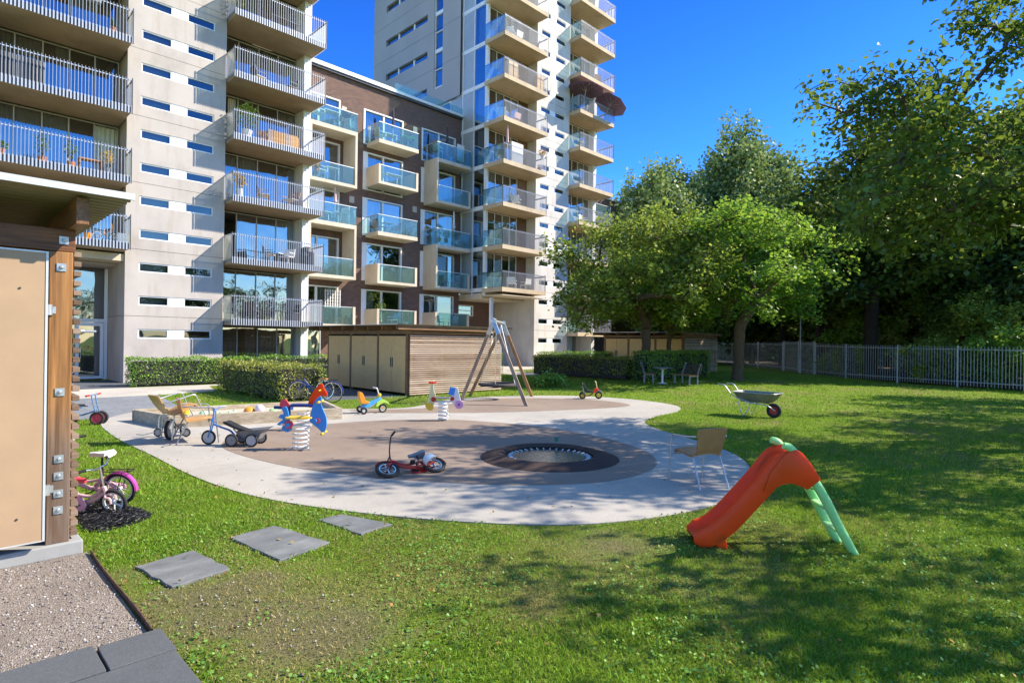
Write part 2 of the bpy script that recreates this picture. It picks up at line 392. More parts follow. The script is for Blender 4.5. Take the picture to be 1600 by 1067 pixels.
P_BR1 = smooth_poly([(3.85,11.3),(3.72,10.2),(3.95,8.6),(4.5,7.2),(5.3,5.95),(6.2,5.1),(7.1,4.75),(8.1,4.85),(8.95,5.4),(9.55,6.3),(9.95,7.5),(10.05,8.8),(9.75,10.2),(9.1,11.4),(8.1,12.1),(6.9,12.45),(5.5,12.6),(4.5,12.2)], 6)
P_BR2 = smooth_poly([(8.3,14.6),(8.6,13.6),(9.4,12.9),(10.4,12.1),(11.8,11.3),(13.2,10.75),(14.6,10.3),(15.7,10.3),(16.2,11.1),(16.1,12.2),(15.5,13.3),(14.4,14.2),(13.0,14.6),(11.6,14.1),(10.2,13.7),(9.2,14.1)], 6)
sheet("play_area_path", P_OUT, .012, M['path'])
sheet("rubber_play_surface", P_BR1, .016, M['rubber'], .002)
sheet("rubber_swing_surface", P_BR2, .016, M['rubber'], .002)
P_PAVED = [(-6,22.6),(5.6,22.5),(5.35,20.5),(5.05,17.9),(3.9,17.2),(3.75,16.75),(3.0,16.8),(-6,17.2)]
sheet("paved_square", P_PAVED, .010, M['tiles'])
P_WALK = [(-6,22.62),(5.6,22.53),(7.6,23.0),(8.2,25.6),(9.6,25.9),(16.5,24.6),(23.6,24.4),(23.6,25.9),(14,26.1),(9.7,26.25),(5.5,26.35),(-6,26.5)]
sheet("footpath", P_WALK, .011, M['walk'])
sheet("entrance_paving", [(-6,26.52),(5.5,26.37),(5.9,27.4),(9.8,27.5),(14.3,27.6),(14.3,29.9),(-6,32.8)], .009, M['tiles_d'])
P_GRAVEL = [(-4,3.0),(1.05,3.0),(1.05,6.42),(-4,6.42)]
sheet("gravel_yard", P_GRAVEL, .008, M['gravel'])
sheet("shed_forecourt", [(8.9,17.4),(11.98,17.0),(11.98,24.3),(9.6,24.35)], .009, M['tiles_d'])
def rise(name, x0, x1, y0, y1, z, mat, nx_=8, ny_=4):
    mb = MB(); vs = [(x0+(x1-x0)*i/nx_, y0+(y1-y0)*j/ny_) for j in range(ny_+1) for i in range(nx_+1)]
    mb.add([(x, y, gz(x, y)+z) for x, y in vs], [(j*(nx_+1)+i, j*(nx_+1)+i+1, (j+1)*(nx_+1)+i+1, (j+1)*(nx_+1)+i) for j in range(ny_) for i in range(nx_)])
    return mb.build(name, mat, kind='structure')
rise("tower_forecourt", 17.2, 44, 26.0, 32.6, .010, M['walk'], 26, 6)
rise("tower_footpath", 23.61, 25.6, 21.8, 25.98, .012, M['walk'], 2, 4)
rise("woodland_floor", 0, 1, 0, 1, 0, M['forest']).data.clear_geometry()
o = bpy.data.objects["woodland_floor"]
mb = MB(); fx = [(36.3,-30),(36.3,1.0),(37.1,4.0),(38.6,7.5),(39.4,10.3),(40.5,12.6),(44.6,15.9),(54,23.5),(60,30),(200,60),(200,-60)]
bpy.data.objects.remove(o)
sheet("woodland_floor", fx, .19, M['forest'], .16)
# ================================================================ residential blocks
ST = 2.88
rnd = random.Random(5)
def strip_windows(root, mb_off, xs, n0, n1, y=29.2):
    """long window band: white frame, two panes, white middle panel"""
    x0, x1, x2, x3 = xs
    f = MB(off=mb_off); panes = []
    z0, z1 = 0, .41
    t = .05
    for (a, b) in ((x0, x1), (x2, x3)):
        f.box(a, y+.03, z0, b, y+.11, z0+t); f.box(a, y+.03, z1-t, b, y+.11, z1)
        f.box(a, y+.03, z0+t, a+t, y+.11, z1-t); f.box(b-t, y+.03, z0+t, b, y+.11, z1-t)
        panes.append(MB(off=mb_off).add([(a+t, y+.085, z0+t), (b-t, y+.085, z0+t), (b-t, y+.085, z1-t), (a+t, y+.085, z1-t)], [(0,1,2,3)]))
    f.box(x1+.002, y+.02, z0, x2-.002, y+.10, z1)
    first = None
    for n in range(n0, n1):
        for dz in (.47, 1.91):
            if first is None:
                w_ = f.build("window", M['framew'], root); [g.build("pane", M['glassd'], w_, fix=False) for g in panes]
                MB(off=mb_off).box(x0+.05, y+.34, 0, x1-.05, y+.36, .41).build("blind", M['curtain'], w_)
                first = w_; w_.location = (0, 0, n*ST+dz); 
            else:
                dup(first, root, (0, 0, n*ST+dz))
def core(root, off, x0, x1, xs, ntop, mat, y=29.2, depth=3.6):
    """concrete wall of storey-high slabs with open joints and window openings"""
    mb = MB(off=off); zt = ntop*ST
    for n in range(ntop):
        holes = [(a, b, n*ST+dz, n*ST+dz+.41) for dz in (.47, 1.91) for (a, b) in ((xs[0], xs[3]),)]
        mb.wall(x0, x1, n*ST+(.008 if n else 0), (n+1)*ST-.008, y, y+.3, holes)
        mb.box(x0, y+.302, n*ST+(.008 if n else 0), x0+.25, y+depth, (n+1)*ST-.008)
        mb.box(x1-.25, y+.302, n*ST+(.008 if n else 0), x1, y+depth, (n+1)*ST-.008)
    mb.box(x0+.02, y+.30, 0, x0+.24, y+.36, zt); mb.box(x1-.24, y+.30, 0, x1-.02, y+.36, zt)
    mb.build("wall", mat, root)
    d = MB(off=off)
    for n in range(1, ntop): d.box(x0+.04, y+.03, n*ST-.012, x1-.04, y+.05, n*ST+.012)
    d.box(x0+.26, y+.42, 0, x1-.26, y+.44, zt)
    d.build("wall_backing", M['dark'], root)
    strip_windows(root, off, xs, 0, ntop)
def glazing(root, off, x0, x1, z0, z1, y, n, fmat, cur=None, name="window", bays=None, open_bay=None):
    f = MB(off=off); g = MB(off=off); c = MB(off=off); t = .05
    f.box(x0, y, z0, x1, y+.07, z0+t); f.box(x0, y, z1-t, x1, y+.07, z1)
    xs = bays or [x0+(x1-x0)*i/n for i in range(n+1)]
    for x in xs: 
        a = min(max(x-t/2, x0), x1-t); f.box(a, y, z0+t, a+t, y+.07, z1-t)
    for i in range(len(xs)-1):
        if i == open_bay: continue
        ty = rnd.uniform(-.004, .004)
        g.add([(xs[i]+t/2, y+.03, z0+t), (xs[i+1]-t/2, y+.03+ty, z0+t), (xs[i+1]-t/2, y+.03+ty, z1-t), (xs[i]+t/2, y+.03, z1-t)], [(0,1,2,3)])
    cur = cur if cur is not None else [rnd.random() < .55 for _ in xs]
    for i in range(len(xs)-1):
        if not cur[i % len(cur)]: continue
        a, b = xs[i]+.03, xs[i+1]-.03
        if rnd.random() < .4: a = a+(b-a)*rnd.uniform(.1, .6)
        k = max(6, int((b-a)/.05)); pts = [(a+(b-a)*j/k, y+.16+.035*math.sin(j*1.9+i)) for j in range(k+1)]
        zt = z1-.06; zb = z0+.04
        c.add([(p[0], p[1], zb) for p in pts]+[(p[0], p[1], zt) for p in pts], [(j, j+1, j+k+2, j+k+1) for j in range(k)])
    w_ = f.build(name, fmat, root)
    if g.v: g.build("pane", M['glass'], w_, fix=False)
    if c.v: c.build("curtain", M['curtain'] if rnd.random() < .7 else M['curtain2'], w_, smooth=True)
    return w_
def fin_balcony(root, off, x0, x1, y0, y1, left='glass', right='fins', sp=.112, light=False, ywl=29.2, ywr=30.4):
    """concrete tray with a rail of upright metal fins; side screens of frosted glass. Built at z=0 (slab underside)"""
    s = MB(off=off); h = .26
    s.box(x0+.045, y0+.045, 0, x1-.045, y1, h)
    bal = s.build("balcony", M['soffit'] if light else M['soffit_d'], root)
    if not light:
        f = MB(off=off); f.box(x0+.05, y0+.030, .01, x1-.05, y0+.0445, h-.01); f.build("fascia", M['metal_d'], bal)
    r = MB(off=off); x = x0+.02; top = 1.42
    nfin = int((x1-x0)/sp); sp2 = (x1-x0-.03)/nfin
    wl, wu = (.03, .010) if light else (.052, .014)
    for i in range(nfin+1):
        x = x0+.015+i*sp2
        if not light: r.box(x-wl/2, y0, -.015, x+wl/2, y0+.02, .30)
        r.box(x-wu/2, y0+.002, .30 if not light else .02, x+wu/2, y0+.03, top)
    r.box(x0+.02, y0+.032, top-.10, x1-.02, y0+.06, top-.06)
    def side(x, ya, yb, sgn):
        m = int((yb-ya)/sp)
        for i in range(m+1):
            y = ya+i*(yb-ya)/max(m, 1)
            if not light: r.box(x-.01, y-wl/2, -.015, x+.01, y+wl/2, .30)
            r.box(x-.013, y-wu/2, .301 if not light else .02, x+.013, y+wu/2, top)
        r.box(x-.03*sgn-.02, ya, top-.10, x-.03*sgn+.02, yb, top-.06)
    if right == 'fins': side(x1-.012, y0+.09, ywr, 1)
    r.build("railing", M['fin'], bal)
    if light:
        f = MB(off=off); f.box(x0, y0, -.01, x1, y0+.043, h+.02); f.box(x0, y0+.05, -.01, x0+.04, ywl, h+.02); f.box(x1-.04, y0+.05, -.01, x1, ywr, h+.02)
        f.build("fascia", M['soffit'], bal)
    g = MB(off=off)
    if left: g.add([(x0+.01, y0+.06, .10 if not light else .32), (x0+.01, ywl-.03, .10 if not light else .32), (x0+.01, ywl-.03, top-.04), (x0+.01, y0+.06, top-.04)], [(0,1,2,3)])
    if right == 'glass': g.add([(x1-.01, y0+.06, .10), (x1-.01, ywr-.03, .10), (x1-.01, ywr-.03, top-.04), (x1-.01, y0+.06, top-.04)], [(0,1,2,3)])
    if g.v: g.build("glass_panel", M['glasst'] if light else M['glassf'], bal, fix=False)
    p = MB(off=off)
    p.box(x1-.02, y0-.006, -.02, x1+.012, y0+.034, top+.02)
    p.box(x0-.012, y0-.006, -.02, x0+.012, y0+.034, top+.02)
    p.box(x1-.05, y0+.06, top-.14, x1-.02, ywr-.02, top-.10); p.box(x0+.02, y0+.06, top-.08, x0+.045, ywl-.02, top-.04)
    p.build("handrail", M['metal_d'], bal)
    return bal
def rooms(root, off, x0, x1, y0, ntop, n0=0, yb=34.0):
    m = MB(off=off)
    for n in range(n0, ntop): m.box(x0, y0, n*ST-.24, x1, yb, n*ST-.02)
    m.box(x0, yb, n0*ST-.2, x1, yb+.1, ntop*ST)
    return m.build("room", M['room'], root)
# ---- left block
OFF = (5.95, 29.2, 0)
blk = thing("apartment_block", "pale concrete apartment block with small paired window strips, beside the timber canopy", "apartment building", OFF)
XS = (6.46, 7.64, 8.24, 9.42)
NL = 9
core(blk, OFF, 5.95, 9.93, XS, NL, M['conc'])
for n in range(1, NL):                      # bay B, right of the wall
    z = n*ST
    glazing(blk, OFF, 9.95, 13.95, z+.0, z+2.52, 30.5, 4, M['frame'], [rnd.random() < .6 for _ in range(4)], open_bay={4: 0, 2: 0}.get(n))
glazing(blk, OFF, 9.95, 13.95, 0.02, 2.55, 30.2, 4, M['frame'], [True]*4)
glazing(blk, OFF, 14.4, 15.6, 0.02, 2.55, 30.6, 1, M['frame'], [True]*4)
for n in range(1, NL):                      # bay A, left of the wall
    if n < 2: continue
    glazing(blk, OFF, 1.5, 5.9, n*ST, n*ST+2.52, 30.5, 5, M['frame'], [rnd.random() < .5 for _ in range(5)], open_bay={3: 4}.get(n))
b = MB(off=OFF); b.box(13.97, 29.62, 0, 14.36, 33, NL*ST); b.build("pillar", M['metal_w'], blk)
b = MB(off=OFF); b.box(-5, 29.2, 0, 1.47, 33, NL*ST); b.box(1.47, 32.9, 0, 5.94, 33.0, 5.1); b.box(1.48, 30.6, 5.12, 5.93, 32.88, 5.2)
b.build("side_wall", M['conc'], blk)
b = MB(off=OFF); b.box(1.48, 29.3, 5.2, 5.93, 30.46, 5.5); b.build("lintel", M['conc_beige'], blk)
rooms(blk, OFF, 9.96, 14.2, 30.62, NL, 1); rooms(blk, OFF, 1.5, 5.68, 30.62, NL, 2)
b = MB(off=OFF); b.box(-5, 29.2, NL*ST, 14.4, 34.2, NL*ST+.4); b.box(-5, 34.2, 0, 15.0, 36, NL*ST+.4); b.build("roof", M['conc'], blk)
balB = fin_balcony(blk, OFF, 9.93, 14.45, 28.15, 30.45, 'glass', 'fins')
balB.location = (0, 0, ST-.28)
for n in range(2, NL): dup(balB, blk, (0, 0, n*ST-.30))
balA = fin_balcony(blk, OFF, 1.5, 5.92, 28.15, 30.45, None, 'glass', ywr=29.2)
balA.location = (0, 0, 2*ST-.18)
for n in range(3, NL): dup(balA, blk, (0, 0, n*ST-.32))
# entrance glazing in the recess
d = MB(off=OFF); y = 32.3
d.box(1.6, y, 2.62, 5.9, y+.1, 2.78); d.box(5.8, y+.002, 0, 5.93, y+.098, 5.1); d.box(4.6, y, 2.78, 4.68, y+.1, 5.1); d.box(3.2, y, 0, 3.3, y+.1, 5.1)
en = d.build("entrance_frame", M['framew'], blk)
g = MB(off=OFF); g.add([(1.6, y+.05, 0.1), (5.8, y+.05, .1), (5.8, y+.05, 5.1), (1.6, y+.05, 5.1)], [(0,1,2,3)]); g.build("pane", M['glass'], en, fix=False)
d = MB(off=OFF); d.box(4.72, y-.03, .05, 5.78, y-.002, .17); d.box(4.72, y-.03, 2.45, 5.78, y-.002, 2.60); d.box(4.72, y-.03, .17, 4.86, y-.002, 2.45); d.box(5.64, y-.03, .17, 5.78, y-.002, 2.45)
dr = d.build("door", M['framew'], blk); MB(off=OFF).tube([(4.92, y-.08, 1.0), (4.92, y-.08, 1.5)], .015).build("handle", M['steel'], dr)
# ---- tower
TO = (31.7, 29.2, 0)
NT_ = 13
twr = thing("tower_block", "tall concrete tower block with stacked balconies and grey ribbed side wall", "tower block", TO)
XT = (32.14, 33.22, 33.77, 34.92)
core(twr, TO, 31.7, 35.5, XT, NT_, M['conc_white'])
b = MB(off=TO); b.box(31.71, 29.24, 0, 31.94, 33.6, 5.3); b.build("side_wall", M['conc_beige'], twr)  # core's side face in beige, its shaded tone put into the colour
for n in range(2, NT_):
    z = n*ST
    glazing(twr, TO, 27.72, 30.7, z-.04, z+2.50, 30.15, 4, M['framew'])
    glazing(twr, TO, 35.52, 39.3, z-.04, z+2.50, 30.15, 5, M['framew'])
glazing(twr, TO, 35.52, 39.3, .15, 5.2, 31.2, 5, M['framew'], [0, 1, 0, 0, 1])
b = MB(off=TO)
for n in range(2, NT_): b.box(30.74, 30.1, n*ST-.02, 31.66, 30.2, n*ST+2.56)
b.build("brown_panel", m_slat("shaded_reveal_brown", (.07, .04, .025), (.16, .09, .05), (.26, .16, .1)), twr)  # brown panel paints in the shaded reveal of the concrete wall
b = MB(off=TO); b.box(39.32, 29.7, 0, 39.72, 33.5, NT_*ST); b.box(39.72, 33, 0, 39.9, 44, NT_*ST); b.build("pillar", M['metal_w'], twr)
rooms(twr, TO, 27.9, 31.6, 30.35, NT_, 2, 33.6); rooms(twr, TO, 35.55, 39.3, 30.3, NT_, 1, 33.6)
# corner column, slab edges and side panels facing the brick house
b = MB(off=TO); b.box(27.4, 29.95, 5.2, 27.6, 30.2, NT_*ST)
for n in range(2, NT_): b.box(27.38, 30.21, n*ST-.30, 27.62, 33.2, n*ST-.02); 
b.box(27.37, 31.28, 5.2, 27.5, 31.36, NT_*ST); b.box(27.37, 32.5, 5.2, 27.5, 32.62, NT_*ST)
b.build("column", M['metal_w'], twr)
b = MB(off=TO)
for n in range(2, NT_): b.box(27.40, 31.37, n*ST-.01, 27.46, 32.49, n*ST+2.57)
b.build("side_panel", M['panel'], twr)
gl = MB(off=TO); cu = MB(off=TO)
for n in range(2, NT_):
    gl.add([(27.42, 30.22, n*ST), (27.42, 31.27, n*ST), (27.42, 31.27, n*ST+2.56), (27.42, 30.22, n*ST+2.56)], [(0,1,2,3)])
    if n % 3 != 1: cu.add([(27.6, 30.3+.1*k, n*ST+q) for q in (0, 2.5) for k in range(9)], [(k, k+1, k+10, k+9) for k in range(8)])
w_ = gl.build("side_window", M['glassd'], twr, fix=False); cu.build("curtain", M['curtain'], w_)
b = MB(off=TO); b.box(27.3, 28.12, 5.15, 31.68, 29.9, 5.19); b.box(27.4, 30.25, 5.0, 31.6, 33.4, 5.38); b.build("ceiling", M['conc_beige'], twr)
b = MB(off=TO); b.box(27.42, 29.3, 0, 27.64, 29.5, 5.0); b.build("post", M['metal_w'], twr)
bC = fin_balcony(twr, TO, 27.25, 31.65, 28.1, 30.1, 'glass', 'fins', light=True, ywl=30.1, ywr=29.18); bC.location = (0, 0, 2*ST-.36)
for n in range(3, NT_): dup(bC, twr, (0, 0, n*ST-.36))
bD = fin_balcony(twr, TO, 35.46, 39.95, 28.1, 30.1, 'glass', 'fins', light=True, ywl=29.2, ywr=30.1); bD.location = (0, 0, 1*ST-.36)
for n in range(2, NT_): dup(bD, twr, (0, 0, n*ST-.36))
# grey ribbed wall with long slots
hl = []
def yz_wall(mb, X0, X1, y0, y1, z0, z1, holes):
    """wall facing -X: built facing -Y and turned"""
    mb.M = Matrix(((0, 1, 0, 0), (1, 0, 0, 0), (0, 0, 1, 0), (0, 0, 0, 1)))
    mb.wall(y0, y1, z0, z1, X0, X1, holes); mb.M = None
ZB = 19.9
b = MB(off=TO)
slots = [(36.7, 42.5, z, z+.62) for z in (20.75, 24.0-.07, 26.87, 29.9, 32.8)]
slots = [(36.7, 42.5, 21.0+ST*k, 21.55+ST*k) for k in range(5)]
vert = [(34.8, 35.85, 21.2, 37.0)]
for k in range(6):
    za, zb = ZB+ST*k+(.01 if k else 0), ZB+ST*(k+1)-.01
    yz_wall(b, 27.22, 27.5, 32.7, 44.4, za, zb, slots+vert)
b.box(27.5, 44.0, ZB, 39.9, 44.4, ZB+6*ST)
b.build("cladding", M['clad'], twr)
d = MB(off=TO); d.box(27.6, 32.8, ZB, 27.7, 44.0, ZB+6*ST)
for k in range(1, 6): d.box(27.24, 32.72, ZB+ST*k-.011, 27.26, 44.3, ZB+ST*k+.011)
d.box(27.21, 32.66, ZB, 27.3, 32.7, ZB+6*ST); d.build("wall_backing", M['dark'], twr)
for (a, b_, z0, z1) in slots:
    f = MB(off=TO); xs_ = [a, a+1.95, a+4.1, b_]
    f.box(27.36, a, z0, 27.44, b_, z0+.05)
    for x in xs_[1:-1]: f.box(27.36, x-.09, z0+.051, 27.44, x+.09, z1)
    w_ = f.build("window", M['framew'], twr)
    for p_, q_ in zip(xs_[:-1], xs_[1:]): MB(off=TO).add([(27.42, p_+.01, z0), (27.42, q_-.01, z0), (27.42, q_-.01, z1), (27.42, p_+.01, z1)], [(0,1,2,3)]).build("pane", M['glassd'], w_, fix=False)
f = MB(off=TO); f.box(27.30, 34.8, 21.21, 27.42, 34.86, 37); f.box(27.30, 35.79, 21.21, 27.42, 35.85, 37)
for k in range(12):
    z = 21.2+k*ST/2; hh_ = .14 if k % 2 == 0 else .03; f.box(27.302, 34.861, z-hh_, 27.42, 35.789, z+hh_)
w_ = f.build("window", M['framew'], twr)
for k in range(11): MB(off=TO).add([(27.40, 34.86, 21.2+k*ST/2), (27.40, 35.79, 21.2+k*ST/2), (27.40, 35.79, 21.2+(k+1)*ST/2), (27.40, 34.86, 21.2+(k+1)*ST/2)], [(0,1,2,3)]).build("pane", M['glassd'], w_, fix=False)
# low strip of panels and windows above the brick roof
b = MB(off=TO); b.box(27.4, 32.7, 18.1, 27.5, 33.9, ZB-.05); b.box(27.42, 36.3, 18.1, 27.5, 44, ZB-.05); b.build("low_panel", M['panel'], twr)
f = MB(off=TO); f.box(27.38, 33.9, 18.1, 27.48, 33.98, ZB-.05); f.box(27.38, 35.1, 18.1, 27.48, 35.16, ZB-.05); f.box(27.38, 33.98, ZB-.15, 27.48, 36.3, ZB-.06); w_ = f.build("window", M['framew'], twr)
g = MB(off=TO); g.add([(27.43, 33.98, 18.1), (27.43, 36.3, 18.1), (27.43, 36.3, ZB-.15), (27.43, 33.98, ZB-.15)], [(0,1,2,3)]); g.build("pane", M['glassd'], w_, fix=False)
b = MB(off=TO); b.box(27.3, 29.2, NT_*ST, 39.95, 44.4, NT_*ST+.4); b.build("roof", M['conc'], twr)
# ---- brick house between them
BO = (14.4, 32.7, 0)
brk = thing("brick_apartment_house", "dark brown brick apartment house with glass-fronted concrete box balconies", "apartment building", BO)
tops = {1: 5.2, 2: 8.15, 3: 11.0, 4: 13.9, 5: 16.6}
cols_ = [(14.85, 17.75), (19.35, 22.35), (23.85, 26.85)]
holes = [(a, b_, n*ST-.02, tops[n]) for n in tops for (a, b_) in cols_]
vh = (27.75, 29.3, 3.95, 4.65)
b = MB(off=BO); b.wall(14.4, 27.36, 0, 18.22, 32.7, 33.0, holes); b.build("wall", M['brick'], brk)
b = MB(off=BO); b.wall(27.37, 31.6, 0, 5.2, 33.4, 33.6, [vh]); b.build("recess_wall", M['brick'], brk)
f = MB(off=BO); x0, x1, z0, z1 = vh
f.box(x0-.06, 33.36, z0-.06, x1+.06, 33.46, z0+.04); f.box(x0-.06, 33.36, z1-.04, x1+.06, 33.46, z1+.06); f.box(x0-.06, 33.361, z0+.04, x0+.03, 33.459, z1-.04); f.box(x1-.03, 33.361, z0+.04, x1+.06, 33.459, z1-.04); f.box(x0+.03, 33.4, (z0+z1)/2-.03, x1-.03, 33.45, (z0+z1)/2+.03)
w_ = f.build("window", M['framew'], brk); g = MB(off=BO); g.add([(x0, 33.5, z0), (x1, 33.5, z0), (x1, 33.5, z1), (x0, 33.5, z1)], [(0,1,2,3)]); g.build("pane", M['glassd'], w_, fix=False)
for ci, (a, b_) in enumerate(cols_):
    for n in tops:
        z0 = n*ST-.02; z1 = tops[n]
        f = MB(off=BO)
        jw = .34
        f.box(a, 32.66, z0, a+jw, 32.86, z1-.08) if n < 5 else f.box(a, 32.66, z0, a+.12, 32.86, z1-.08)
        lx = a+(jw if n < 5 else .12)
        f.box(a, 32.655, z1-.08, b_, 32.865, z1); f.box(b_-.09, 32.66, z0, b_, 32.86, z1-.08)
        mx = a+1.5; f.box(mx-.06, 32.70, z0, mx+.06, 32.84, z1-.08)
        f.box(lx, 32.70, z0, b_-.09, 32.84, z0+.08)
        w_ = f.build("window", M['framew'], brk)
        g = MB(off=BO); g.add([(lx, 32.78, z0+.08), (b_-.09, 32.785, z0+.08), (b_-.09, 32.785, z1-.08), (lx, 32.78, z1-.08)], [(0,1,2,3)]); g.build("pane", M['glass'], w_, fix=False)
        if rnd.random() < .75:
            c = MB(off=BO); xa = lx+.05 if rnd.random() < .5 else mx+.1; xb = xa+rnd.uniform(.6, 1.3)
            k = 14; c.add([(xa+(xb-xa)*j/k, 32.95+.03*math.sin(j*2), q) for q in (z0+.05, z1-.1) for j in range(k+1)], [(j, j+1, j+k+2, j+k+1) for j in range(k)]); c.build("curtain", M['curtain'], w_, smooth=True)
m_ = MB(off=BO)
for n in range(1, 6): m_.box(14.5, 33.02, n*ST-.25, 27.3, 36, n*ST-.05)
m_.box(14.5, 36, 0, 27.3, 36.1, 18.1); m_.build("room", M['room'], brk)
b = MB(off=BO); b.box(14.2, 32.42, 18.22, 27.36, 33.6, 18.38); b.box(14.2, 32.55, 18.38, 23.2, 32.75, 18.52); b.box(14.4, 33.6, 17.8, 27.36, 44, 18.3); b.build("roof", M['metal_w'], brk)
b = MB(off=BO); b.box(14.25, 32.5, 18.08, 27.36, 32.68, 18.21); b.build("gutter", M['metal_d'], brk)
g = MB(off=BO); g.add([(21.5, 32.45, 18.39), (27.3, 32.45, 18.39), (27.3, 32.45, 18.85), (21.5, 32.45, 18.85)], [(0,1,2,3)]); g.build("roof_glass_rail", M['glasst'], brk, fix=False)
for (x, z) in ((18.55, 15.35), (23.3, 16.3), (18.0, 16.1), (18.6, 10.7), (23.35, 10.9)):
    MB(off=BO).box(x-.17, 32.66, z-.2, x+.17, 32.695, z+.2).build("vent", pm("vent_beige", (.5, .42, .34)) if 'vent_beige' not in bpy.data.materials else bpy.data.materials['vent_beige'], brk, bevel=.01)
M['boxc'] = m_concrete("box_balcony_concrete", (.62, .54, .42))
def glass_rail(par, x0, x1, y0, y1, z0, h, left=True, right=True):
    g = MB(off=BO)
    g.add([(x0+.02, y0+.03, z0), (x1-.02, y0+.03, z0), (x1-.02, y0+.03, z0+h), (x0+.02, y0+.03, z0+h)], [(0,1,2,3)])
    if left: g.add([(x0+.03, y0+.04, z0), (x0+.03, y1, z0), (x0+.03, y1, z0+h), (x0+.03, y0+.04, z0+h)], [(0,1,2,3)])
    if right: g.add([(x1-.03, y0+.04, z0), (x1-.03, y1, z0), (x1-.03, y1, z0+h), (x1-.03, y0+.04, z0+h)], [(0,1,2,3)])
    g.build("glass_panel", M['glasst'], par, fix=False)
    r = MB(off=BO); r.box(x0, y0+.01, z0+h+.001, x1, y0+.05, z0+h+.04)
    if left: r.box(x0+.01, y0+.05, z0+h+.001, x0+.05, y1, z0+h+.04)
    if right: r.box(x1-.05, y0+.05, z0+h+.001, x1-.01, y1, z0+h+.04)
    r.build("handrail", M['metal_l'], par)
YF, YW = 31.2, 32.65
def open_bal(x0, x1, z):
    s = MB(off=BO); s.box(x0, YF, z, x1, YW, z+.24); p = s.build("balcony", M['boxc'], brk); glass_rail(p, x0, x1, YF, YW, z+.25, 1.02); return p
def tray(x0, x1, z, both=True, hl_=1.22):
    s = MB(off=BO); s.box(x0, YF, z, x1, YW, z+.16); s.box(x0, YF, z+.161, x0+.16, YW, z+hl_)
    s.box(x1-.16, YF, z+.161, x1, YW if both else YF+.5, z+hl_)
    p = s.build("balcony", M['boxc'], brk); glass_rail(p, x0+.16, x1-.16, YF+.04, YW, z+.17, 1.0, False, False); return p
def boxed(x0, x1, z, top, right_tall=True):
    s = MB(off=BO); s.box(x0, YF, z, x1, YW, z+.18); s.box(x0, YF, z+.181, x0+.14, YW, top-.24)
    s.box(x1-.14, YF, z+.181, x1, YW, (top-.24) if right_tall else z+1.2)
    s.box(x0, YF, top-.24, x1, YW, top)
    p = s.build("balcony", M['boxc'], brk); glass_rail(p, x0+.14, x1-.14, YF+.04, YW, z+.19, 1.0, False, False)
    glass_rail(p, x0, x1, YF, YW, top+.01, 1.05); return p
boxed(15.1, 18.1, 11.0, 14.37); boxed(15.1, 18.1, 5.55, 8.8); tray(15.1, 18.1, 2.72)
open_bal(19.58, 22.55, 14.18); tray(19.58, 22.55, 11.66); open_bal(19.58, 22.55, 8.47); tray(19.58, 22.55, 5.5); tray(19.58, 22.55, 2.7)
boxed(24.08, 27.08, 11.3, 14.3, False); boxed(24.08, 27.08, 5.5, 8.5, False); tray(24.08, 27.08, 2.7)
# ---- farther brick house seen past the tower
FO = (41.0, 32.7, 0)
far = thing("brick_apartment_house", "brick apartment house half hidden behind the tower, its balconies in glass", "apartment building", FO)
b = MB(off=FO); b.wall(40.2, 52, 0, 16.0, 33.6, 33.9, [(42.3, 44.9, n*ST, n*ST+2.3) for n in range(1, 5)]); b.box(51.7, 33.91, 0, 52, 42, 16); b.build("wall", M['brick'], far)
b = MB(off=FO); b.box(40.2, 33.5, 16.01, 52.1, 42, 16.2); b.build("roof", M['metal_w'], far)
for n in range(1, 5): glazing(far, FO, 42.3, 44.9, n*ST, n*ST+2.3, 33.7, 2, M['framew'])
for z in (13.3, 10.6, 7.6, 4.8):
    s = MB(off=FO); s.box(41.4, 31.9, z, 45.0, 33.58, z+.24); p = s.build("balcony", M['boxc'], far)
    g = MB(off=FO); g.add([(41.4, 31.93, z+.25), (45, 31.93, z+.25), (45, 31.93, z+1.35), (41.4, 31.93, z+1.35)], [(0,1,2,3)]); g.add([(44.98, 31.93, z+.25), (44.98, 33.5, z+.25), (44.98, 33.5, z+1.35), (44.98, 31.93, z+1.35)], [(0,1,2,3)]); g.build("glass_panel", M['glasst'], p, fix=False)
    r = MB(off=FO); r.box(41.4, 31.91, z+1.351, 45, 31.95, z+1.39); r.box(44.95, 31.9, z+.25, 45.0, 31.95, z+1.35); r.build("handrail", M['metal_l'], p)
